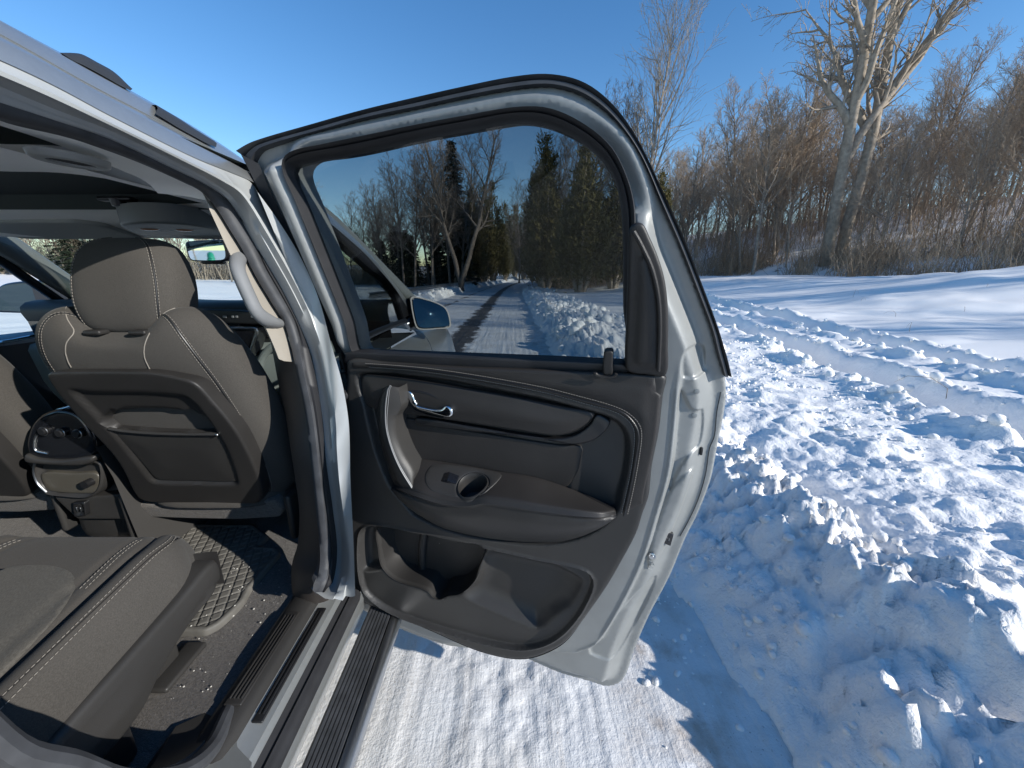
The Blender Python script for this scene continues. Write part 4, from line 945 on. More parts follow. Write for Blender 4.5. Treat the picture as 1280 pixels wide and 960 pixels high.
drv = copy_part(seat, -.77, .04)
for ch in [o for o in COL.objects if o.parent == seat]:
    c = ch.copy(); COL.objects.link(c); c.parent = drv; c.matrix_parent_inverse = SI
# ------------------------------------------------------------------ rear seat
rs = carpart(empty('rear_seat', (-.96, .4, .58))); RSI = Matrix.Translation((.96, -.4, -.58))
def rp(mb, name, mt, **k): o = mb.build(name, mt, **k); o.parent = rs; o.matrix_parent_inverse = RSI; return o
XC = -.965
def hw(y): return .238+.028*(.74-y)
def ztop(y):
    z = .940-.15*(.70-y); 
    if y > .66: z -= 2.2*(y-.66)**2+26*max(0, y-.70)**3
    return z
def prof_z(u, y):                                            # u = -1..1 across
    a = abs(u); z = ztop(y)
    fr = 1-sstep(np.array([y]), .64, .74)[0]*.6
    z += fr*(.014*math.exp(-((a-.86)/.10)**2)-.014*math.exp(-((a-.71)/.030)**2)-.006*math.exp(-((a-.52)/.03)**2))
    z -= .014*(a < 2)*(1-math.cos(min(1, a)*math.pi/2))*0
    return z
us_ = list(np.linspace(-.93, .93, 71)); ysec = list(np.linspace(-.1, .66, 40))+[.68, .70, .72, .735, .745, .752]
rows = []
for y in ysec:
    h_ = hw(y); k = 1 if y < .68 else 1-.10*((y-.68)/.072)**2; row = []
    for a, dz in ((1.0, -.16), (1.015, -.10), (1.012, -.055), (.995, -.028), (.965, -.010)): row.append(Vector((XC-h_*k*a, y, prof_z(-.95, y)+dz)))
    for u in us_: row.append(Vector((XC+h_*k*u, y, prof_z(u, y))))
    for a, dz in ((.965, -.010), (.995, -.028), (1.012, -.055), (1.015, -.10), (1.0, -.16)): row.append(Vector((XC+h_*k*a, y, prof_z(.95, y)+dz)))
    rows.append(row)
last = rows[-1]; 
for s, dy, zz in ((.985, .012, -.012), (.975, .020, -.03), (.97, .022, -.06), (.97, .018, -.12)):
    rows.append([Vector((XC+(p.x-XC)*s, .752+dy, min(p.z, ztop(.752)+.002)+zz if p.z > ztop(.752)+zz-.0 else p.z)) for p in last])
mb = MB(); mb.loft(rows); rp(mb, 'seat_cushion', M['fabric'], angle=75)
topz = lambda x, y, w: Vector((x, y, prof_z(max(-.95, min(.95, (x-XC)/hw(y))), y)+w))
ins = [(XC-.165, -.1), (XC-.165, .40), (XC-.15, .56), (XC-.09, .635), (XC, .655), (XC+.09, .635), (XC+.14, .585), (XC+.162, .52), (XC+.172, .3), (XC+.172, -.1)]
rp(pad(spline(np.array(ins), 90, True), topz, -.01, .0022, .003, .016, None), 'seat_insert', M['fabric2'], angle=80)
def on_seat(f, n=160): return [topz(*f(t), .0016) for t in np.linspace(0, 1, n)]
for sgn in (-1, 1):
    for o_ in (.90, .945):
        P = on_seat(lambda t: ((lambda y: (XC+sgn*hw(y)*o_*(1 if y < .70 else 1-.10*((y-.70)/.05)**2), y))(-.05+.795*t))); q = stitches(np.array([tuple(p) for p in P]), 0, M['thread'], 'stitching', None, .0075, .0052, .0008, None); q.parent = rs; q.matrix_parent_inverse = RSI
    for o_ in (.585, .63):
        P = on_seat(lambda t: (XC+sgn*(hw(.6)*o_-.012*t), .60+.135*t)); q = stitches(np.array([tuple(p) for p in P]), 0, M['thread'], 'stitching', None, .0075, .0052, .0008, None); q.parent = rs; q.matrix_parent_inverse = RSI
    P = on_seat(lambda t: (XC+sgn*hw(.6)*.92, -.05+.79*t), 80); mb = MB(); mb.tube([p-Vector((0, 0, .0012)) for p in P], .0011, 6); rp(mb, 'seam', M['vinyl'])
    P = on_seat(lambda t: (XC+sgn*hw(-.05+.77*t)*.71, -.05+.77*t), 80); mb = MB(); mb.tube([p-Vector((0, 0, .001)) for p in P], .0013, 6); rp(mb, 'crease', M['vinyl'])
# plastic base panel along the outer side
yz = lambda y, z, w: Vector((XC+.262+w-.03*(.80-z), y, z))
side = [(.768,.850),(.776,.82),(.768,.785),(.74,.772),(.68,.765),(.60,.735),(.54,.695),(.45,.69),(.2,.69),(.0,.70),(-.15,.74),(-.15,.80),(.0,.80),(.30,.80),(.50,.82),(.66,.838),(.74,.852)]
rp(pad(spline(np.array(side), 110, True), yz, -.06, .0, .012, .02, lambda p, d: .004*sstep(d, .01, .05)-.006*np.exp(-((p[:, 1]-.765-.06*(p[:, 0]-.4))/.006)**2)), 'side_panel', M['plastic2'], angle=50)
mb = MB(); mb.loft([[Vector((XC+.262-.024*k, .775-.012*k*k*.2, z)) for k in range(0, 22)] for z in (.868, .84, .80, .775)]); rp(mb, 'front_panel', M['plastic'], angle=50)
mb = MB(); mb.rbox((XC+.13, .56, .625), (.05, .34, .05), .01); rp(mb, 'seat_track', M['plastic2']); mb = MB(); mb.rbox((XC+.165, .58, .632), (.02, .035, .012), .004); rp(mb, 'track_clip', M['alu'])
mb = MB(); mb.rbox((XC+.17, .70, .606), (.05, .12, .014), .006); rp(mb, 'track_cover', M['plastic2']); mb = MB(); mb.rbox((XC, .35, .67), (.36, .6, .12), .03); rp(mb, 'seat_base', M['plastic']); mb = MB(); mb.rbox((XC+.228, .22, .665), (.03, .62, .12), .012); rp(mb, 'shade_skirt', M['black'])  # skirt is black to paint in the shade under the seat side
mb = MB(); mb.rbox((XC, -.12, 1.15), (.50, .14, .62), .05); rp(mb, 'backrest', M['fabric'])
# ------------------------------------------------------------------ centre console
con = carpart(empty('centre_console', (-1.36, 1.3, .58))); CI = Matrix.Translation((1.36, -1.3, -.58))
def cp(mb, name, mt, parent=None, **k): o = mb.build(name, mt, **k); o.parent = con; o.matrix_parent_inverse = CI; return o
YC = 1.05
def cpx(P, n=60, Y=YC, lin=False): return spline(np.array([(v.x, v.z) for v in (onY(a, b, Y) for a, b in P)]), n, True, lin)
cm = lambda x, z, w: Vector((x, YC-w, z))
mb = MB(); mb.rbox((-1.34, 1.52, .86), (.215, .86, .44), .05, 4); cp(mb, 'console_body', M['plastic2'])
cp(pad(cpx([(44,540),(50,526),(62,515),(82,509),(102,513),(117,526),(127,546),(128,560),(120,569),(90,572),(60,571),(46,566),(42,553)]), cm, -.12, .02, .012, .01), 'control_pod', M['gloss'], angle=60)
cp(pad(cpx([(45,563),(60,568),(90,570),(122,566),(129,566),(126,573),(110,577),(60,575),(45,572)]), cm, -.05, .03, .008, .01), 'pod_rim', M['plastic2'], angle=60)
cp(pad(cpx([(44,573),(80,577),(124,576),(130,590),(126,612),(112,622),(80,621),(58,617),(46,604),(41,588)]), cm, -.10, .006, .008, .01, lambda p, d: -.02*sstep(d, .006, .014)), 'lower_bin', M['plastic2'], angle=60)
cp(pad(cpx([(52,592),(90,592),(121,593),(122,614),(110,617),(62,614),(54,606)]), cm, -.05, .0, .004, .01), 'drawer', mat('olive grey console plastic', (.075, .068, .055), .4, bump=[(600, .2, .001, 3)]), angle=60)
mb = MB(); q = cpx([(46,558),(44,548),(46,540)], 10); L = [(46,543),(43,552),(45,563),(60,567)]; P = spline([onY(a, b, YC-.022) for a, b in L], 24); mb.tube([Vector(p) for p in P], .0028, 8); P = spline([onY(a, b, YC-.012) for a, b in [(44,577),(42,590),(47,604),(58,615)]], 24); mb.tube([Vector(p) for p in P], .0028, 8); cp(mb, 'chrome_strip', M['alu'])
for a, b in ((58,538),(79,540),(100,541)):
    mb = MB(); c = onY(a, b, YC-.02); mb.tube([c+Vector((0, .01, 0)), c+Vector((0, -.012, 0)), c+Vector((0, -.014, 0))], [.0115, .0115, .009], 20); cp(mb, 'control_knob', M['black']); 
    mb = MB(); mb.tube([c+Vector((.0125*math.cos(t), -.008, .0125*math.sin(t))) for t in np.linspace(0, 2*math.pi, 24, endpoint=False)], .0012, 6, closed=True); cp(mb, 'knob_ring', M['alu'])
mb = MB(); c = onY(110, 604, YC-.01); mb.tube([c+Vector((0, .01, 0)), c+Vector((0, -.012, 0))], .012, 18); cp(mb, 'drawer_knob', M['black'])
cp(pad(cpx([(62,624),(126,622),(148,620),(172,648),(150,652),(92,652)], 60, YC, True), lambda x, z, w: Vector((x, YC+.01-w, z)), -.1, .0, .006, .012), 'console_foot', M['plastic2'], angle=60)
cp(pad(cpx([(92,628),(107,627),(109,644),(94,646)], 30, YC, True), cm, -.02, .004, .003, .006, lambda p, d: -.008*sstep(d, .006, .009)), 'power_outlet', M['black'], angle=60)
mb = MB(); c = onY(100, 636, YC); 
for dx in (-.006, .006): mb.rbox(c+Vector((dx, -.002, 0)), (.003, .006, .014), .001)
cp(mb, 'outlet_socket', M['alu'])
mb = MB(); mb.loft([[Vector((x, y, z)) for x, z in ((-1.16, .60), (-1.175, .75), (-1.19, .92), (-1.215, 1.02))] for y in (1.03, 1.2, 1.6, 1.9)]); cp(mb, 'console_side', mat('mid grey console vinyl', (.04, .038, .036), .6), angle=60)
# ------------------------------------------------------------------ floor
YF = np.linspace(-.9, 2.1, 60); XF = np.linspace(-2.32, -.632, 42); X2, Y2 = np.meshgrid(XF, YF)
Z2 = .596+.012*fbm(X2*4, Y2*4, 3, 110)+.05*np.exp(-((X2+1.36)/.14)**2)+.006*sstep(X2, -.70, -.64)
cf = big_mesh('floor_carpet', np.stack([X2.ravel(), Y2.ravel(), Z2.ravel()], 1), grid_faces(42, 60), M['carpet']); carpart(cf)
mb = MB(); mb.box((-1.36, .3, .45), (1.5, 4.6, .10)); CP_(mb, 'floor_pan', M['black'])
# ------------------------------------------------------------------ headliner, dark panel, header, visors
HZ = 1.70
fe = [(-60,209),(0,214),(75,216),(137,224),(200,237),(257,252),(285,262)]; FE = [onZ(a, b, HZ) for a, b in fe]
re_ = [Vector((-.70, y, HZ-.004)) for y in (.9, 1.2)]
mb = MB(); fl = spline(FE, 40); nearE = [Vector((p[0], -1.3, HZ)) for p in fl]
rows = [[Vector((p[0], -1.3+(p[1]+1.3)*t, HZ+.012*math.sin(math.pi*min(1, t)))) for p in fl] for t in np.linspace(0, 1, 24)]
rows += [[Vector((p[0], p[1]+.006, HZ+.004)) for p in fl], [Vector((p[0], p[1]+.006, HZ+.05)) for p in fl]]
mb.loft(rows); hl = CP_(mb, 'headliner', M['headliner'], angle=60)
mb = MB(); mb.loft([[Vector((p.x+dx, p.y, p.z+dz)) for p in ee if p.z > 1.655] for dx, dz in ((0, .002), (-.02, .004), (-.06, .012), (-.12, .018))]); subpart(mb.build('headliner_edge', M['headliner'], angle=70), hl)
mb = MB(); a, b = onZ(33, 186, HZ-.002), onZ(135, 208, HZ-.002); ax_ = (b-a); L_n = ax_.length; u_ = ax_.normalized(); v_ = Vector((-u_.y, u_.x, 0)); c = (a+b)/2
E_ = lambda s, z: [c+u_*math.cos(t)*L_n/2*s+v_*math.sin(t)*.034*s+Vector((0, 0, z)) for t in np.linspace(0, 2*math.pi, 40, endpoint=False)]
mb.loft([E_(1.04, .004), E_(1.0, -.006), E_(.9, -.009), E_(.62, -.008), E_(.58, .004)], closed=True, cap=False); subpart(mb.build('air_vent', mat('vent surround', (.27, .27, .25), .45), angle=50), hl)
mb = MB(); mb.loft([E_(.60, .004), E_(.1, .004)], closed=True)
for k in range(-5, 6): mb.rbox(c+u_*(k*L_n*.05)+Vector((0, 0, -.002)), (.004, .03, .008), .001, M=Matrix.Rotation(math.atan2(u_.y, u_.x)+.35, 3, 'Z'))
subpart(mb.build('vent_louvre', M['black']), hl)
mb = MB(); mb.loft([[Vector((x, y, z)) for x in np.linspace(-2.1, -.62, 20)] for y, z in ((.5, 1.752), (1.16, 1.75), (1.30, 1.742), (1.31, 1.70))]); CP_(mb, 'dark_roof_panel', mat('dark roof cloth', (.035, .045, .042), .9))  # dark recessed sheet between the headliner and the windshield header
hz_ = [(1.28, 1.715), (1.30, 1.702), (1.34, 1.694), (1.42, 1.684), (1.50, 1.668), (1.57, 1.652), (1.60, 1.645), (1.62, 1.66)]
mb = MB(); mb.loft([[Vector((x, y+.10*(1-((x+1.36)/.75)**2)-.06, z)) for x in np.linspace(-2.08, -.62, 40)] for y, z in hz_]); hd = CP_(mb, 'windshield_header', M['headliner'], angle=60)
mb = MB(); c = onZ(147, 249, 1.72); mb.tube([c, c+Vector((0, 0, -.02))], [.02, .016], 12); mb.rbox(c, (.10, .03, .012), .005); subpart(mb.build('overhead_hook', M['black']), hd)
for x0, x1 in ((-1.95, -1.45), (-1.28, -.74)):
    pv = np.array([(x0, 1.40), (x0+.02, 1.375), (x1-.05, 1.375), (x1, 1.42), (x1-.01, 1.57), (x1-.03, 1.585), (x0+.03, 1.585), (x0, 1.56)])
    mb = pad(spline(pv, 70, True, True), lambda x, y, w: Vector((x, y+.05, 1.688-.17*(y-1.37)-w)), -.012, .012, .008, .03); CP_(mb, 'sun_visor', mat('visor vinyl', (.30, .31, .29), .7) if x0 < -1.5 else bpy.data.materials['visor vinyl'], angle=60)
oc = [(150,280),(178,276),(230,278),(272,286),(280,296),(255,297),(215,296),(180,293)]; 
mb = pad(spline(np.array([(v.x, v.y) for v in (onZ(a, b, 1.655) for a, b in oc)]), 60, True), lambda x, y, w: Vector((x, y, 1.655-w)), -.05, .006, .008, .02); ocn = CP_(mb, 'overhead_console', mat('grey overhead console', (.13, .14, .135), .5), angle=60)
for a, b in ((187,286),(231,287)):
    c = onZ(a, b, 1.65); mb = MB(); mb.ball(c, (.03, .018, .006), 14); subpart(mb.build('reading_lamp', M['greenlens']), ocn)
# ------------------------------------------------------------------ windshield, pillars, dash
wb = [Vector((x, 2.30-.30*((x+1.36)/.8)**2, 1.355)) for x in np.linspace(-2.20, -.52, 24)]; wt = [Vector((x, 1.66-.10*((x+1.36)/.7)**2, 1.665-.02*((x+1.36)/.7)**2)) for x in np.linspace(-2.02, -.70, 24)]
mb = MB(); mb.loft([[p.lerp(q, t)+Vector((0, .05*math.sin(math.pi*t), .03*math.sin(math.pi*t))) for p, q in zip(wb, wt)] for t in np.linspace(0, 1, 8)]); CP_(mb, 'windshield', M['glass_clear'])
def pillar_bar(P, r, name, mt, flat=1.): mb = MB(); mb.tube([Vector(p) for p in spline(P, 24)], r, 10, flat=flat, up=(1, 0, 0)); return CP_(mb, name, mt, angle=60)
pillar_bar([(-2.03, 1.45, 1.715), (-2.07, 1.62, 1.66), (-2.15, 1.85, 1.52), (-2.27, 2.15, 1.34)], .050, 'front_pillar_trim', mat('grey green pillar trim', (.17, .18, .17), .6), .8)
pillar_bar([(-2.08, 1.30, 1.705), (-2.10, 1.55, 1.655), (-2.18, 1.80, 1.48), (-2.30, 2.08, 1.29)], .020, 'window_frame', M['black'])
pillar_bar([(-.63, 1.25, 1.715), (-.62, 1.45, 1.665), (-.57, 1.75, 1.52), (-.50, 2.08, 1.34)], .035, 'front_pillar_trim', bpy.data.materials['grey green pillar trim'], .8)
mb = MB(); mb.loft([[Vector((-2.08-.24*max(0, 1.72-z)*.9, y, z)) for z in (1.73, 1.68)] for y in (-1.3, 1.4)]); CP_(mb, 'left_roof_rail', M['headliner'])
dash = carpart(empty('dashboard', (-1.36, 1.8, 1.0))); DI = Matrix.Translation((1.36, -1.8, -1.0))
def dp(mb, name, mt, **k): o = mb.build(name, mt, **k); o.parent = dash; o.matrix_parent_inverse = DI; return o
M['dash'] = mat('dark blue grey dash vinyl', (.035, .042, .045), .55, bump=[(500, .3, .001, 3)])
dx_ = np.linspace(-2.22, -.56, 44)
dprof = [(2.42, 1.335), (2.2, 1.362), (1.95, 1.388), (1.84, 1.392), (1.79, 1.384), (1.765, 1.365), (1.76, 1.34), (1.775, 1.30)]
mb = MB(); mb.loft([[Vector((x, y-.06*math.exp(-((x+1.36)/.22)**2), z+.01*math.exp(-((x+1.75)/.2)**2))) for x in dx_] for y, z in dprof]); dp(mb, 'dash_top', M['dash'], angle=60)
mb = MB(); mb.loft([[Vector((x, y-.06*math.exp(-((x+1.36)/.22)**2), z)) for x in dx_] for y, z in ((1.775, 1.305), (1.785, 1.23), (1.80, 1.20))]); dp(mb, 'dash_face', M['gloss'], angle=60)
mb = MB(); mb.loft([[Vector((x, y-.03*math.exp(-((x+1.36)/.22)**2), z)) for x in dx_] for y, z in ((1.80, 1.205), (1.755, 1.195), (1.74, 1.17), (1.76, 1.02), (1.80, .9), (1.95, .7), (2.1, .6))]); dp(mb, 'dash_lower', mat('grey green dash panel with sun painted in', (.24, .27, .25), .6, bump=[(400, .2, .001, 3)]), angle=60)  # lower panel colour made paler to stand for sun falling on it
def dpx(P, n, Y): return spline(np.array([(v.x, v.z) for v in (onY(a, b, Y) for a, b in P)]), n, True, True)
ym = lambda Y: (lambda x, z, w: Vector((x, Y-w, z)))
dp(pad(dpx([(250,386),(300,388),(335,392),(341,398),(330,406),(300,405),(255,402)], 60, 1.70), ym(1.70), -.06, .006, .006, .02), 'control_strip', M['black'], angle=60)
for a, b, w_ in ((281,396,4), (291,396,2.5), (296,396,2.5), (316,396,4)):
    mb = MB(); mb.rbox(onY(a, b, 1.69), (.004*w_, .006, .010), .002); dp(mb, 'dash_button', M['greytrim'])
dp(pad(dpx([(284,410),(322,412),(311,448),(300,452),(286,440)], 50, 1.66), ym(1.66), -.08, .0, .004, .02), 'radio_screen', M['gloss'], angle=60)
mb = MB(); P = spline([onY(a, b, 1.652) for a, b in ((284,410),(305,410.5),(321,412),(318,425),(309,450))], 30); mb.tube([Vector(p) for p in P], .005, 8); dp(mb, 'chrome_trim', M['alu'])
mb = MB(); P = spline([onY(a, b, 1.68) for a, b in ((322,470),(327,450),(337,436),(352,428),(370,424))], 30); mb.tube([Vector(p) for p in P], .016, 10); dp(mb, 'glove_box_edge', bpy.data.materials['grey green dash panel with sun painted in'])  # edge takes the same sun-paled colour as the panel
# rear-view mirror
mc = onY(260, 314, 1.82); nm = Vector((-.25, -.97, -.02)).normalized(); ux = Vector((-nm.y, nm.x, 0)).normalized(); uz_ = nm.cross(ux)*-1
if uz_.z < 0: uz_ = -uz_
mo = [(-.118,.0),(-.114,.038),(-.095,.044),(.09,.046),(.112,.040),(.122,.0),(.112,-.034),(.08,-.043),(-.09,-.042),(-.112,-.034)]
mm = lambda x, z, w: mc+ux*x+uz_*z+nm*w
mr_ = carpart(pad(spline(np.array(mo), 60, True), mm, -.03, .008, .008, .012).build('rearview_mirror', M['black'], angle=60))
subpart(pad(spline(np.array(mo)*.88, 60, True), mm, .004, .0095, .0, .03).build('mirror_glass', M['mirror']), mr_)
mb = MB(); mb.tube([mc-nm*.03, mc+Vector((0, .06, .05)), mc+Vector((0, .08, .09))], [.012, .012, .02], 10); mb.rbox(mc+Vector((0, .02, -.045)), (.10, .03, .02), .008); subpart(mb.build('mirror_stalk', M['black']), mr_)
# ------------------------------------------------------------------ driver's door and its mirror, far side
mb = MB(); mb.loft([[Vector((-2.24+.03*math.sin(z*9), y, z)) for y in np.linspace(-.3, 2.1, 20)] for z in (.55, .7, .9, 1.05, 1.12, 1.19, 1.22)]); dd = CP_(mb, 'driver_door', mat('dark blue black door trim', (.018, .022, .026), .5, bump=[(500, .2, .001, 3)]), angle=60)
mb = MB(); c = onX(8, 427, -2.20); mb.tube([c+Vector((0, -.12, .0)), c+Vector((.02, 0, .004)), c+Vector((0, .12, .01))], .008, 8); subpart(mb.build('door_handle', M['chrome']), dd)
mb = MB(); mb.loft([[Vector((-2.26, y, 1.20)), Vector((-2.24, y, 1.23)), Vector((-2.26, y, 1.25)), Vector((-2.32, y, 1.24)), Vector((-2.34, y, .6))] for y in np.linspace(-1.3, 2.3, 12)]); CP_(mb, 'left_side', M['paint'], angle=60)
mb = MB(); mb.loft([[Vector((-2.30+.18*(z-1.24)/.46, y, z)) for y in np.linspace(-.2, 1.9 - .55*(z-1.24)/.46*.9, 14)] for z in np.linspace(1.24, 1.69, 6)]); CP_(mb, 'left_window', M['glass_clear'])
pillar_bar([(-2.28, .42, 1.22), (-2.2, .40, 1.45), (-2.1, .38, 1.70)], .045, 'left_pillar', M['black'])
lm = [(-4,362),(8,354),(50,350),(74,349),(84,352),(88,372),(86,386),(70,391),(10,391),(-6,388)]
LY = 2.02; lmm = lambda x, z, w: Vector((x, LY-w, z))
lo = carpart(pad(spline(np.array([(v.x, v.z) for v in (onY(a, b, LY) for a, b in lm)]), 70, True), lmm, -.10, .006, .012, .02).build('side_mirror', M['gloss'], angle=60))
lg = [(0,365),(10,358),(50,354),(68,354),(66,387),(10,388),(-2,385)]
subpart(pad(spline(np.array([(v.x, v.z) for v in (onY(a, b, LY) for a, b in lg)]), 60, True), lambda x, z, w: Vector((x, LY-w+.25*(x+2.5)*.2, z)), -.01, .009, .0, .03).build('mirror_glass', M['mirror_out']), lo)
# ================================================================== FRONT OF THE CAR, SEEN THROUGH THE DOOR'S WINDOW
fz = [.50, .6, .75, .9, 1.0, 1.08, 1.14, 1.18, 1.205]; fxo = [-.02, .0, .012, .0, -.012, -.008, -.01, -.02, -.045]
def flank(y, z, i): return Vector((xs(min(z, 1.2))+fxo[i]+.03*math.exp(-((y-2.45)/.45)**2)*(z > .8), y, z))
mb = MB(); mb.loft([[flank(y, z, i) for y in np.linspace(1.06, 2.08, 30)] for i, z in enumerate(fz)]); fd_ = CP_(mb, 'front_door', M['paint'], angle=50)
hoodz = lambda y: 1.205-.10*max(0, y-2.1)**1.6
mb = MB(); yy = np.linspace(2.09, 3.25, 40)
def fend(y, z, i):
    k = max(0, (y-2.75)/.5); return Vector((xs(min(z, 1.2))+fxo[i]+.03*math.exp(-((y-2.45)/.45)**2)*(z > .8)-.35*k*k, y, z-(1.205-hoodz(y))*(z/1.205)**3))
rows = [[fend(y, z, i) for y in yy] for i, z in enumerate(fz)]
for dx, dz in ((-.04, .012), (-.10, .02), (-.3, .035), (-.9, .04)): rows.append([fend(y, 1.205, 8)+Vector((dx, 0, dz)) for y in yy])
mb.loft(rows); CP_(mb, 'fender', M['paint'], angle=50)
FA = [(362,232),(371,239),(405,261),(436,289),(463,316),(486,343),(506,368),(521,388)]; FB = [(366,247),(374,253),(405,273),(434,297),(458,319),(481,345),(500,370),(514,392)]; FC = [(372,262),(380,264),(411,286),(442,314),(466,336),(485,351),(496,370),(505,398)]
a, b, c = [cX(P, o, 50) for P, o in ((FA, -.02), (FB, .0), (FC, -.012))]
mb = MB(); mb.loft([[p+Vector((-.10, .04, .0)) for p in a], a, [p.lerp(q, .5)+Vector((.006, 0, 0)) for p, q in zip(a, b)], b]); CP_(mb, 'front_pillar', M['paint'], angle=60)
mb = MB(); mb.loft([b, [p.lerp(q, .3)+Vector((.004, 0, 0)) for p, q in zip(b, c)], c, [p+Vector((-.03, 0, -.01)) for p in c]]); CP_(mb, 'front_window_frame', M['black'], angle=60)
wp = [(p.y, p.z) for p in (onS(*q_, -.02) for q_ in [(376,262),(411,285),(442,313),(466,335),(486,349),(497,369),(506,399),(475,411),(449,423)])]+[(1.10, 1.235), (1.10, 1.66)]
smap = lambda y, z, w: Vector((xs(z)-.02+w, y, z))
CP_(pad(spline(np.array(wp), 90, True, True), smap, -.006, 0, 0, .06), 'front_window', M['glass_tint'])
P = [onS(*q_, .004) for q_ in [(506,401),(475,413),(449,425),(430,434)]]; P.append(Vector((xs(1.22)+.004, 1.08, 1.225))); mb = MB(); mb.tube([Vector(p) for p in spline(P, 30)], .012, 8); CP_(mb, 'window_moulding', M['black'])
mb = MB(); mb.loft([[Vector((-.62, y, z)) for y in (1.1, 1.95)] for z in (.55, 1.22)]); mb.loft([[Vector((-.62, y, 1.22)) for y in (1.1, 1.95)], [Vector((-.49, y, 1.225)) for y in (1.1, 1.95)]]); CP_(mb, 'front_door_trim', M['dash'])
# wing mirror
mo_ = [(513,373),(516,370.5),(530,373),(550,380),(559,387),(563.5,402),(563,409),(550,411),(523,411.5),(518,403)]
c0 = onY(540, 392, 1.92); nh = (Vector((.816, -.432, .383))+Vector((.197, -.977, .08))).normalized()
def mpl(P, n_, n=50): return [planeP(a_, b_, n_, c0.dot(n_)) for a_, b_ in spline(P, n, True)]
H0 = mpl(mo_, nh); cc = sum(H0, Vector())/len(H0)
mb = MB(); G = [cc+(p-cc)*.93 for p in H0]; fw = Vector((-.05, .12, -.01))
mb.loft([[p+Vector((0, .012, 0)) for p in G], [p for p in G], H0, [cc+(p-cc)*1.03+fw*.25 for p in H0], [cc+(p-cc)*.9+fw*.7 for p in H0], [cc+(p-cc)*.5+fw for p in H0]], closed=True, cap=True); wm = CP_(mb, 'side_mirror', M['black'], angle=50)
gm = [((a_-540)*.90+540, (b_-392)*.88+392) for a_, b_ in mo_]
Gq = mpl(gm, nh); 
mb = MB(); gl_c = sum(Gq, Vector())/len(Gq)-nh*-.002
ring = []
for k in (1., .75, .5, .25, .02): ring.append([gl_c+(p-gl_c)*k+nh*(.004+.0012*(1-k*k)) for p in Gq])
mb.loft(ring, closed=True, cap=True); mg = SPx(mb, 'mirror_glass', M['mirror_out'], wm, angle=80)
mb = MB(); mb.tube([cc+fw*.6+Vector((-.05, 0, -.02)), Vector((-.47, 1.93, 1.30)), Vector((-.52, 1.9, 1.27))], [.02, .028, .04], 10); SPx(mb, 'mirror_arm', M['gloss'], wm)
# front wheel
for (wx, wy) in ((-.50, 2.45),):
    w_ = carpart(empty('wheel', (wx, wy, .37))); WI = Matrix.Translation((-wx, -wy, -.37))
    def lathe(prof, n=48): 
        mb = MB(); mb.loft([[Vector((wx+a, wy+r*math.cos(t), .37+r*math.sin(t))) for t in np.linspace(0, 2*math.pi, n, endpoint=False)] for a, r in prof], closed=True); return mb
    for pr, nm_, mt_ in (([(-.12, .25), (-.13, .34), (-.11, .368), (.0, .37), (.09, .366), (.11, .34), (.10, .255)], 'tyre', M['rubber']), ([(.10, .255), (.105, .25), (.07, .235), (.05, .18), (.06, .05), (.07, .001)], 'rim', M['alu'])):
        o = lathe(pr).build(nm_, mt_, angle=50); o.parent = w_; o.matrix_parent_inverse = WI
# ================================================================== FLOOR MAT (lies loose in the car)
mat_px = [(200,655),(232,656.5),(317,657),(336,671),(322,684),(347,685.5),(351,692),(332,714),(313,737),(306,751),(290,768),(274,782),(257,791),(237,791),(180,800)]
MZ = .612
mp_ = np.array([(v.x, v.y) for v in (onZ(a_, b_, MZ) for a_, b_ in mat_px)])
mp_ = np.vstack([[(-1.20, mp_[0][1])], mp_[1:-1], [(-1.20, mp_[-2][1])]])
MP = spline(mp_, 150, True, True)
def mat_f(p, d):
    s = .027; a_ = (p[:, 0]*.92+p[:, 1]*.38)/s; b_ = (p[:, 0]*.5-p[:, 1]*.87)/s
    ga = np.abs(a_-np.round(a_))*s; gb = np.abs(b_-np.round(b_))*s
    inn = sstep(d, .012, .015); g_ = np.minimum(ga, gb)
    return inn*(-.0042*(1-sstep(g_, .0012, .0034)))+.0015*(1-inn)
mmat = mat('worn grey rubber mat', (.125, .118, .105), .65, bump=[(300, .2, .001, 3)], var=(18, .25))
fm = pad(MP, lambda x, y, w: Vector((x, y, MZ+w)), -.012, .006, .005, .0024, mat_f, nring=2).build('floor_mat', mmat, angle=80)
prop(fm, 'grey ribbed rubber mat lying on the rear floor of the car', 'floor mat')

# grit and melting crumbs tracked in over the mat and carpet
V_, F_ = ico(1); vv, ff, k_ = [], [], 0
for i in range(90):
    x = -.66-.22*rng.random()**1.3; y = .62+.42*rng.random()
    on = inside(np.array([[x, y]]), MP)[0]; sz = .0009+.0022*rng.random()**3; z = (MZ+.006 if on else .603)+sz*.4
    if x > -.70 and y < .78 and rng.random() < .5: x = -.575-.03*rng.random(); z = .6215+sz*.5
    vv.append(V_*sz*np.array([1, 1, .6])+np.array([x, y, z])); ff.append(F_+k_); k_ += len(V_)
prop(big_mesh('grit', np.vstack(vv), np.vstack(ff), mat('road grit', (.5, .48, .44), .9)), 'pale road grit scattered over the rear floor mat and sill', 'grit', kind='stuff')
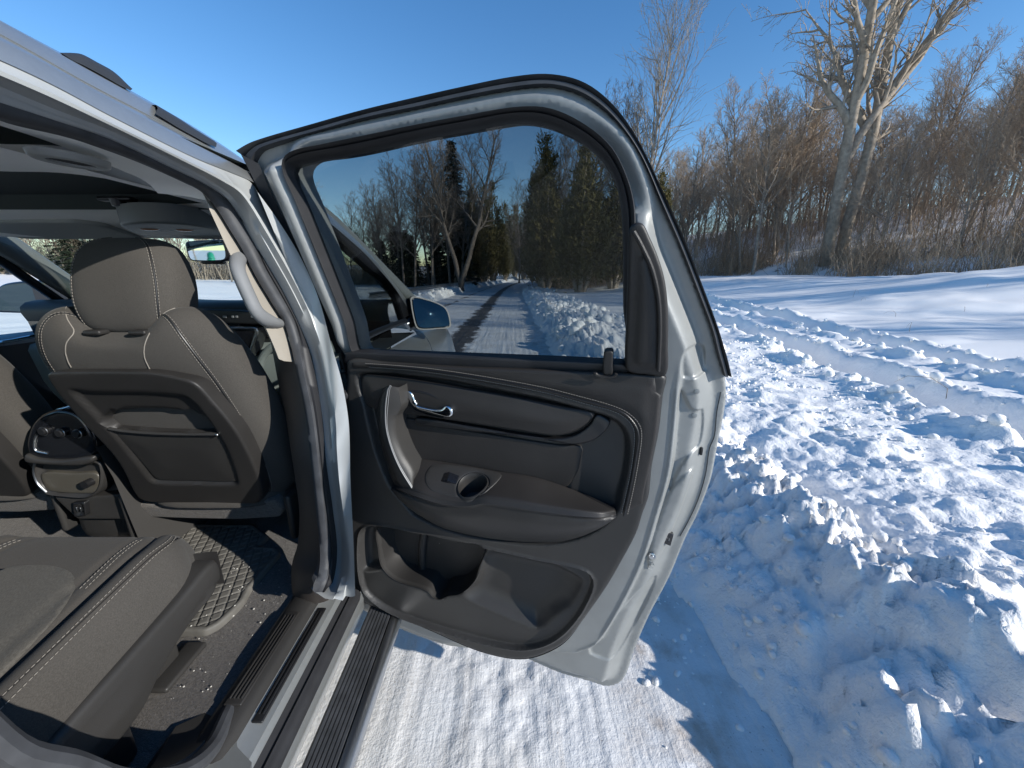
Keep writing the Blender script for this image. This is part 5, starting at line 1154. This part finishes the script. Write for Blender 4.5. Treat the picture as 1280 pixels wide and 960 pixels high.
# ================================================================== TREES
def bark_mat(name, c, sc=6, amt=.35):
    return mat(name, c, .9, 0, .2, var=(sc, amt), bump=[(18, .6, .03, 4)])
M['bark'] = bark_mat('grey brown bark', (.32, .265, .215)); M['twig'] = bark_mat('brown twigs', (.40, .305, .22), 3)
M['barkpale'] = bark_mat('pale cottonwood bark', (.33, .275, .215), 4, .3); M['twigpale'] = bark_mat('grey tan twigs', (.34, .285, .225), 3)
M['brush'] = bark_mat('tan brush', (.40, .305, .215), .6, .4)
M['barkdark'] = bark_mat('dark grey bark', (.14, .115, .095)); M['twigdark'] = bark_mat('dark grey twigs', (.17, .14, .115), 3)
def leaf_mat(name, c):
    return mat(name, c, .8, 0, .2, var=(1.6, .45))
M['cedar'] = leaf_mat('olive cedar foliage', (.105, .088, .032)); M['spruce'] = leaf_mat('dark spruce needles', (.030, .040, .024))
class Tubes:
    def __init__(s): s.V = []; s.F = []; s.n = 0
    def add(s, P, r, k):
        P = np.asarray(P, float); m = len(P); T = np.gradient(P, axis=0); T /= np.linalg.norm(T, axis=1)[:, None]+1e-9
        ref = np.array([1., 0, 0]) if abs(T[0, 0]) < .8 else np.array([0, 1., 0])
        N = np.cross(T, ref); N /= np.linalg.norm(N, axis=1)[:, None]+1e-9; B = np.cross(T, N)
        a = 2*np.pi*np.arange(k)/k
        V = P[:, None]+(N[:, None]*np.cos(a)[None, :, None]+B[:, None]*np.sin(a)[None, :, None])*np.asarray(r)[:, None, None]
        i = np.arange(m-1)[:, None]*k+np.arange(k)[None]; j = np.arange(m-1)[:, None]*k+(np.arange(k)[None]+1) % k
        s.V.append(V.reshape(-1, 3)); s.F.append(np.stack([i, j, j+k, i+k], -1).reshape(-1, 4)+s.n); s.n += m*k
    def mesh(s, name, mt):
        o = big_mesh(name, np.vstack(s.V), np.vstack(s.F), mt); return o
def unit(v): return v/(np.linalg.norm(v)+1e-9)
def grow(tr, cr, p, d, L, r, lev, g, P):
    """one limb and what grows on it. P: per level (n children, angle, length ratio, wobble, up pull)"""
    nseg = (9, 7, 5, 3, 3)[min(lev, 4)]; pts = [p]; dirs = [d]; step = L/nseg
    wob, up = P[lev][3], P[lev][4]
    for i in range(nseg):
        d = unit(d+g.normal(size=3)*wob+np.array([0, 0, up])); p = p+d*step; pts.append(p); dirs.append(d)
    t = np.linspace(0, 1, nseg+1); rad = r*(1-t*(.80 if lev == 0 else .88))
    (tr if lev <= 1 else cr).add(pts, np.maximum(rad, P['rmin']), (7, 5, 4, 3, 3)[min(lev, 4)])
    if lev+1 not in P: return
    n, ang, ratio = P[lev][0], P[lev][1], P[lev][2]
    for i in range(n):
        f = P['base'] + (1-P['base'])*(i+g.random())/n if lev == 0 else .15+.85*(i+g.random())/n
        k = min(nseg-1, int(f*nseg)); q = pts[k]+(pts[k+1]-pts[k])*(f*nseg-k); dd = dirs[k+1]
        a = g.normal(size=3); a = unit(a-dd*(a@dd)); th = ang*(.7+.6*g.random())
        if lev == 0: a = unit(np.array([math.cos(i*2.4+g.random()), math.sin(i*2.4+g.random()), 0]))
        nd = unit(dd*math.cos(th)+a*math.sin(th)); LL = L*ratio*(.55+.7*g.random())*(1-P.get('taper', .66)*f if lev == 0 else 1-.35*f)
        grow(tr, cr, q, nd, LL, max(rad[k]*(.5+P.get('fat', 0)*(lev == 0)+.2*g.random()), P['rmin']), lev+1, g, P)
def bare_kind(seed, H, r, P, nm='bare_tree', b='bark', t='twig'):
    g = np.random.default_rng(seed); tr, cr = Tubes(), Tubes()
    for (ox, lean_, k) in P.get('stems', [(0, 0, 1)]):
        d = unit(np.array([lean_, g.normal()*.04, 1])); grow(tr, cr, np.array([ox, 0, -.3]), d, H*k, r*k, 0, g, P)
    a = tr.mesh('trunk', M[b]); c = cr.mesh('crown', M[t]); COL.objects.unlink(a); COL.objects.unlink(c); return a, c
PF = {0: (26, .75, .42, .05, .05), 1: (9, .7, .5, .10, .10), 2: (8, .65, .55, .14, .08), 3: (0, 0, 0, .16, .05), 'base': .28, 'rmin': .009}
PS = {0: (16, .55, .40, .06, .06), 1: (8, .6, .5, .12, .08), 2: (6, .6, .6, .15, .05), 3: (0, 0, 0, .2, 0), 'base': .18, 'rmin': .007}
kinds = {'forest': [bare_kind(10+i, 15, .17, {**PF, 'base': (.2, .3, .38, .25, .33)[i]}) for i in range(5)],
         'sapling': [bare_kind(30+i, 8, .06, PS) for i in range(3)],
         'tall': [bare_kind(44, 18, .20, {**PF, 0: (22, .50, .50, .05, .06), 1: (9, .55, .5, .08, .10), 'base': .38, 'taper': .35}, t='twigpale')],
         'big': [bare_kind(58, 27, .44, {0: (15, .58, .46, .035, .04), 1: (10, .7, .46, .13, .07), 2: (7, .75, .5, .16, .05), 3: (3, .7, .5, .18, .03), 4: (0, 0, 0, .2, 0), 'fat': .22, 'base': .24, 'rmin': .012, 'taper': .3, 'stems': [(-.50, -.10, 1), (.55, .0, .98)]}, b='barkpale', t='twigpale')],
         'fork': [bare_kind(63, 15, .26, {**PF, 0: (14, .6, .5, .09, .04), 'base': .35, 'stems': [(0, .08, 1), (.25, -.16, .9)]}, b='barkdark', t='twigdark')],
         'dark_bare': [bare_kind(90+i, 15, .17, {**PF, 'base': (.22, .34, .28)[i]}, b='barkdark', t='twigdark') for i in range(3)]}  # branching as the forest trees, with darker bark and twigs
def conifer_kind(seed, H, Rb, kind):
    g = np.random.default_rng(seed); tr = Tubes(); tr.add([(0, 0, -.3), (0, 0, H*.5), (0, 0, H*.97)], [H*.016, H*.010, .01], 7)
    V, F, n = [], [], 0
    def card(p, d, nrm, L, w):
        nonlocal n
        s = unit(np.cross(d, nrm)); V.extend([p-s*w*.5, p+s*w*.5, p+d*L+s*w*.15, p+d*L-s*w*.15]); F.append((n, n+1, n+2, n+3)); n += 4
    if kind == 'spruce':
        for i in range(150):
            f = (i/150)**.85; z = H*(.07+.92*f); rr = Rb*(1-f)**.85*(.75+.5*g.random())+.1; a = i*2.4+g.normal()*.3; dr = np.array([math.cos(a), math.sin(a), -.28+.5*f]); dr = unit(dr)
            tr.add([np.array([0, 0, z]), np.array([0, 0, z])+dr*rr*.5, np.array([0, 0, z])+dr*rr+np.array([0, 0, .1])], [.025, .018, .006], 3)
            for k in range(int(16+22*rr)):
                t = .12+.9*g.random(); p = np.array([0, 0, z])+dr*rr*t+g.normal(size=3)*np.array([.10, .10, .05]); s = np.cross(dr, [0, 0, 1])*(1 if g.random() < .5 else -1)
                d = unit(dr*.6+s*(.7+g.random()*.5)+np.array([0, 0, -.35+.2*g.normal()])); card(p, d, unit(g.normal(size=3)+np.array([0, 0, 2])), .30+.35*g.random(), .12+.08*g.random())
    else:
        # several ragged flame shaped lobes built from sprays, gaps left between them
        lobes = [(0, 0, 1.0, 1.0)]+[(math.cos(a)*Rb*.40, math.sin(a)*Rb*.40, .50+.38*g.random(), .60+.2*g.random()) for a in np.arange(6)*1.05+g.random(6)]
        for (lx, ly, hk, rk) in lobes:
            hh = H*hk; tr.add([np.array([lx*.15, ly*.15, -.3]), np.array([lx*.7, ly*.7, H*.15]), np.array([lx, ly, hh*.8])], [H*.015, H*.011, .02], 6)
            for _ in range(int(125*hk*rk)):
                f = g.random()**1.1; z0 = .13*H; z = z0+(hh-z0)*f; prof = (min(1, .25+f/.16))**.6*(1-f)**.65; rad = Rb*rk*.62*prof
                a = g.random()*6.283; q = rad*(.55+.6*g.random()); cpos = np.array([lx+q*math.cos(a), ly+q*math.sin(a), z]); cs = (.22+.30*g.random())*(.6+.6*(1-f))
                up_ = unit(np.array([math.cos(a)*.5, math.sin(a)*.5, 1.]))
                for _k in range(22):
                    p = cpos+g.normal(size=3)*cs*np.array([.75, .75, 1.1]); d = unit(up_+g.normal(size=3)*.5); card(p, d, unit(g.normal(size=3)), .16+.26*g.random(), .06+.08*g.random())
    a = tr.mesh('trunk', M['bark']); c = big_mesh('crown', np.array(V), np.array(F), M[kind], smooth=False); COL.objects.unlink(a); COL.objects.unlink(c); return a, c
kinds['spruce'] = [conifer_kind(71, 16, 3.0, 'spruce'), conifer_kind(72, 12, 2.8, 'spruce')]
kinds['cedar'] = [conifer_kind(81, 12, 2.3, 'cedar'), conifer_kind(82, 11, 1.8, 'cedar'), conifer_kind(83, 12, 2.1, 'cedar')]
def plant(kind, x, y, s, name, label, group=None, rz=None, lean_=None, v=None, dz=0.):
    a, c = kinds[kind][(rng.integers(len(kinds[kind])) if v is None else v)]
    r = empty(name, (x, y, float(ground_h(x, y))-.05+dz), rng.random()*6.28 if rz is None else rz); sx, sz = s if isinstance(s, tuple) else (s, s*(.92+.16*rng.random())); r.scale = (sx, sx, sz)
    if lean_: r.rotation_euler = (lean_[0], lean_[1], r.rotation_euler[2])
    for q in (a, c):
        o = q.copy(); COL.objects.link(o); o.parent = r
    prop(r, label, 'tree', group); return r
plant('big', 25.0, 31.5, 1.0, 'cottonwood_tree', 'tall pale twin-trunked bare tree towering above the wood at the snowfield edge', rz=.0, v=0)
plant('tall', 11.2, 36, .92, 'bare_tree', 'fine-branched bare tree with a fan crown against the sky above the door corner', v=0)
plant('fork', -4.9, 37, 1.0, 'bare_tree', 'bare tree with a curved forked trunk beside the road, seen through the door window', rz=.2, v=0)
plant('spruce', -7.0, 50, 1.0, 'spruce_tree', 'tallest dark spruce rising behind the forked bare tree beyond the road', v=0)
plant('cedar', 5.0, 29, (1.12, .80), 'cedar_tree', 'broad multi-stemmed cedar standing in the snow right of the road, largest of the cedars', v=0)
plant('cedar', 3.2, 37, (1.15, .84), 'cedar_tree', 'narrower cedar between the road bend and the broadest cedar', v=1)
plant('cedar', 8.0, 31.5, (1.05, .72), 'cedar_tree', 'dark cedar at the right edge of the door window, right of the broadest cedar', v=2)
plant('cedar', -5.6, 78, 1.12, 'cedar_tree', 'distant olive cedar left of where the road disappears', v=1)
plant('cedar', -1.6, 98, 1.15, 'cedar_tree', 'farthest cedar closing the view at the road bend', v=2)
plant('cedar', -8.2, 66, .95, 'cedar_tree', 'olive cedar behind the forked bare tree, left of the distant road', v=0)
for x, y, s in ((-9, 118, 1.6), (-4, 126, 1.8), (1.5, 122, 1.75), (6, 118, 1.7), (10.5, 112, 1.5), (-13, 112, 1.4), (-1, 140, 2.0), (3.8, 132, 1.9)):
    plant('cedar', x+2, y, s, 'cedar_tree', 'far dark cedar in the row where the road bends out of sight', 'far cedars at the road bend')
for x, y, s, t in ((-5.2, 53, .95, 0), (-5.4, 60, 1.1, 1), (-4.8, 69, 1.25, 2), (-4.0, 85, 1.5, 0), (-6.8, 72, 1.1, 1), (-9.5, 68, .9, 2)):
    plant('cedar', x, y, s, 'cedar_tree', 'dark cedar in the row lining the left side of the road towards the bend', 'cedars lining the left side of the road', v=t)
for x, y, s, t in ((3.3, 44, 1.25, 2), (4.1, 53, 1.35, 1), (6.6, 38, (1.2, .9), 0), (10.4, 38, (1.0, .8), 1), (12.4, 35, .7, 2), (5.2, 72, 1.2, 1)):
    plant('cedar', x, y, s, 'cedar_tree', 'dark cedar crowded behind the broadest cedar right of the road', 'cedars right of the road', v=t)
plant('cedar', 4.2, 62, 1.0, 'cedar_tree', 'cedar in the gap right of the road bend behind the narrower cedar', v=0)
G2 = 'dark evergreens beyond the left side of the road'
for x, y, s in ((-13.0, 50, .60), (-15.5, 54, .62), (-10.5, 56, .7), (-18.5, 58, .55), (-8.4, 55, .62), (-11.6, 47, .5), (-22, 62, .5)):
    plant('spruce', x, y, s, 'spruce_tree', 'dark evergreen among the trees left of the road, seen through the door window', G2)
G3 = 'bare trees left of the road seen through the door window'
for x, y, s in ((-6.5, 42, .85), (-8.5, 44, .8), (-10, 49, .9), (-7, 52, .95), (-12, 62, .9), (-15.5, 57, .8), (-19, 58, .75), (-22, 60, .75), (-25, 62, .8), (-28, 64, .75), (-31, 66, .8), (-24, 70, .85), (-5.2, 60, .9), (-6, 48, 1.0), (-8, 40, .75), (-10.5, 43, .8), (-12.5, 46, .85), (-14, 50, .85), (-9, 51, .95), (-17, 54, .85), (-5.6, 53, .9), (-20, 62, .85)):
    plant('dark_bare', x, y, s, 'bare_tree', 'grey bare tree in the row left of the road, seen through the door window', G3)
G4 = 'bare trees behind the cedars right of the road'
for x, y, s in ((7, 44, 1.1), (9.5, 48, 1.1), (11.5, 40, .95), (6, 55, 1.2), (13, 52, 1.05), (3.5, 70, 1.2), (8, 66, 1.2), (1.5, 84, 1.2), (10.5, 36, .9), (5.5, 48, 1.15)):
    plant('dark_bare', x, y, s, 'bare_tree', 'bare tree rising behind the cedars right of the road', G4)
# ---- the wood on the hillside
def wood_label(kd, x, y, s):
    row = 'at the snowfield edge' if s < 33 else ('inside the wood' if s < 42 else 'high on the wooded slope')
    r = x/max(y, .1); px = 'between door frame and cottonwood' if r < .70 else ('close behind the cottonwood' if r < .92 else ('right of the cottonwood' if r < 1.15 else 'at the far right of the view'))
    return ('bare brown tree ' if kd == 'forest' else 'thin bare sapling ')+row+' '+px
G1 = 'bare trees of the wood along the snowfield'; cnt = 0; spots = []
for tries in range(9000):
    if cnt >= 165: break
    y = -2+74*rng.random(); x = 12+62*rng.random(); s = x+.35*max(0, y-8); 
    if s < 29.5+1.5*rng.random() or x/max(y, .1) > 1.75 or x/max(y, .1) < .36 or math.hypot(x, y) > 76: continue
    if rng.random() > 1.15-.011*(s-29)*1.6: continue
    if any((x-a)**2+(y-b)**2 < (1.3 if cnt > 90 else 2.2)**2 for a, b in spots): continue
    if (x-25)**2+(y-31.5)**2 < 5: continue
    spots.append((x, y)); cnt += 1
    kd = 'forest' if rng.random() < .66 else 'sapling'
    plant(kd, x, y, ((.66+.42*rng.random()) if kd == 'forest' else .8+.5*rng.random())*(.92 if x/max(y, .1) < .75 else .80), 'bare_tree' if kd == 'forest' else 'bare_sapling', wood_label(kd, x, y, s), G1 if kd == 'forest' else 'saplings of the wood along the snowfield', lean_=(rng.normal()*.05, rng.normal()*.05))
G5 = 'bare trees right of the picture whose shadows cross the snowfield'
for x, y, s in ((31, 8, 1.0), (33, 3, .95), (30, -2, .9), (36, 1, 1.1), (38, 9, 1.1), (41, 4, 1.1), (30, 13, .8), (35, 14, 1.0)):
    plant('forest', x, y, s, 'bare_tree', 'bare tree at the open edge of the wood, far right of the car', G5)
# ---- treeline across the field on the left, seen through the windscreen
G6 = 'bare trees across the far left field'
for i in range(46):
    a = -1.62+1.05*i/45+.012*rng.normal(); Yd = 78+14*rng.random()-8*(a+1); plant('forest', a*Yd, Yd, .75+.35*rng.random(), 'bare_tree', 'grey bare tree in the far line across the left field, seen through the windscreen', G6)
for a, s in ((-1.085, 1.3), (-1.0, 1.15), (-.945, 1.0), (-1.25, 1.1)):
    plant('spruce', a*80, 80, s, 'spruce_tree', 'pine rising above the far bare trees, seen through the windscreen', 'pines across the far left field')
for i in range(16):
    a = 2.0+2.6*i/15; plant('forest', -14+75*math.cos(-a), 75*math.sin(-a), .8+.3*rng.random(), 'bare_tree', 'bare tree far behind the parked car', 'bare trees behind the car')
# ---- brush along the foot of the wood and the far treelines: nobody could count the stems
def brush(name, pts, hs, mt, rr=.008, spread=.35, label=None):
    n = len(pts); g = rng; base = np.asarray(pts); h = np.asarray(hs)[:, None]
    d = np.stack([g.normal(size=n)*spread, g.normal(size=n)*spread, np.ones(n)], 1); d /= np.linalg.norm(d, axis=1)[:, None]
    bend_ = g.normal(size=(n, 3))*.22*h; p1 = base+d*h*.5; p2 = base+d*h+bend_*np.array([1, 1, .3])
    V = []; k = 3; a = np.arange(3)*2*np.pi/3; c, s = np.cos(a), np.sin(a); off = np.stack([c, s, 0*c], 1)
    r0 = rr*(.7+.8*g.random(n))[:, None, None]
    V = np.concatenate([base[:, None]+off*r0*1.3, p1[:, None]+off*r0, p2[:, None]+off*r0*.25], 1)       # (n, 9, 3)
    i0 = np.array([[0,1,4,3],[1,2,5,4],[2,0,3,5],[3,4,7,6],[4,5,8,7],[5,3,6,8]]); F = (np.arange(n)*9)[:, None, None]+i0
    o = big_mesh(name, V.reshape(-1, 3), F.reshape(-1, 4), mt); prop(o, label, 'brush', kind='stuff'); return o
def edge_pts(n, s0, s1, ylo, yhi, pw=1.):
    y = ylo+(yhi-ylo)*rng.random(n); s = s0+(s1-s0)*rng.random(n)**pw; x = s-.35*np.maximum(0, y-8); c = sstep(fbm(x*.35, y*.35, 3, 120), -.30, .15) > rng.random(n)
    x, y = x[c], y[c]; return np.stack([x, y, ground_h(x, y)-.05], 1)
P1 = edge_pts(15000, 28.3, 34, -4, 52); brush('brush', P1, .8+2.4*rng.random(len(P1))**1.3, M['brush'], .011, .38, 'tangled tan brush along the foot of the wood')
P2 = edge_pts(15000, 30.5, 66, -4, 62, .9); brush('undergrowth', P2, 1.4+4.2*rng.random(len(P2))**1.2, M['twig'], .013, .2, 'thin brown undergrowth between the trees of the wooded slope')
xl_ = -34+38*rng.random(5000); yl_ = 52+22*rng.random(5000); kk = (xl_ < -5+bend(yl_)-.6); xl_, yl_ = xl_[kk], yl_[kk]
P3 = np.stack([xl_, yl_, ground_h(xl_, yl_)-.05], 1); brush('undergrowth', P3, 1+4*rng.random(len(P3)), M['twig'], .016, .25, 'dark undergrowth below the trees left of the road')
a_ = -1.65+1.1*rng.random(7000); Y_ = 80+22*rng.random(7000); P4 = np.stack([a_*Y_, Y_, ground_h(a_*Y_, Y_)-.05], 1); brush('undergrowth', P4, 2+6*rng.random(len(P4)), M['twigpale'], .03, .2, 'grey brush below the far treeline across the left field')
xr_ = 4+13*rng.random(5000); yr_ = 34+30*rng.random(5000); P5 = np.stack([xr_, yr_, ground_h(xr_, yr_)-.05], 1); brush('undergrowth', P5, .8+3*rng.random(len(P5)), M['twig'], .013, .3, 'brown brush behind the cedars right of the road')
# ------------------------------------------------------------------ guard rail, vent pipes, dry stalks
gr_ = empty('guardrail', (-5.5, 30, 0)); prop(gr_, 'grey steel guardrail along the left bank of the snowy road', 'guardrail'); GI = Matrix.Translation((5.5, -30, 0))
ygr = np.linspace(15, 52, 40)
mb = MB(); mb.loft([[Vector((-5.45+float(bend(y))+a, y, .72+b)) for y in ygr] for a, b in ((-.02, -.16), (.03, -.11), (.03, -.06), (-.02, -.02), (-.02, .02), (.03, .06), (.03, .11), (-.02, .16), (-.03, .16))]); o = mb.build('rail_beam', M['alu'], gr_, angle=50); o.matrix_parent_inverse = GI
pm = None
for y in np.arange(15.5, 52, 3.8):
    mb = MB(); mb.box((0, 0, .35), (.08, .12, 1.0)); o = (mb.build('post', mat('weathered post', (.22, .2, .18), .8), gr_) if pm is None else bpy.data.objects.new('post', pm)); 
    if pm is None: pm = o.data
    else: COL.objects.link(o); o.parent = gr_
    o.matrix_parent_inverse = GI; o.location = (-5.54+float(bend(y)), y, 0)
M['green'] = mat('green plastic pipe', (.02, .30, .17), .4)
def vent(x, y, h, label):
    z = float(ground_h(x, y)); mb = MB(); P = [Vector((0, 0, -.3)), Vector((0, 0, h*.45)), Vector((0, 0, h*.7))]
    P += [Vector((.32*(1-math.cos(t)), 0, h*.7+.32*math.sin(t))) for t in np.linspace(.2, math.pi*.92, 12)]
    mb.tube([p*1. for p in P], .15, 14); mb.tube([P[-1]+Vector((0, 0, .02)), P[-1]+Vector((.01, 0, -.10))], .18, 14); mb.tube([Vector((0, 0, h*.42)), Vector((0, 0, h*.52))], .18, 14)
    o = mb.build('vent_pipe', M['green'], angle=50); o.location = (x, y, z); prop(o, label, 'pipe', kind=None); return o
vent(-42.5, 50, 1.35, 'green gooseneck vent pipe in the left field, seen through the windscreen').rotation_euler.z = 2.6
vent(-52, 37.8, 1.6, 'green vent pipe seen through the driver window').rotation_euler.z = 2.6
vent(-25, -9, 1.9, 'green gooseneck vent pipe behind the car, reflected in the rear-view mirror').rotation_euler.z = .5
for i, (a_, b_) in enumerate(((1076, 325+52), (1120, 396), (1066, 372), (1204, 392), (1137, 415), (1183, 486+15), (1232, 360))):
    X_ = None
    for t in np.linspace(3, 40, 400):
        p = Vector((0, 0, CAMH))+ray(a_, b_)*t
        if p.z < float(ground_h(p.x, p.y)): X_ = p; break
    if X_ is None: continue
    hgt = .10+.18*rng.random(); mb = MB(); q = rng.normal()*.8
    mb.tube([Vector((0, 0, -.05)), Vector((.02, 0, hgt*.6)), Vector((.06+.05*q, .02, hgt)), Vector((.14+.10*q, .03, hgt*.9)), Vector((.2+.12*q, .03, hgt*.45))], [.004, .0035, .003, .0025, .001], 5)
    o = mb.build('dry_stalk', M['twig']); o.location = X_; o.rotation_euler.z = rng.random()*6; prop(o, 'dry bent weed stalk poking up through the smooth snow of the field', 'weed', 'dry stalks in the snowfield')
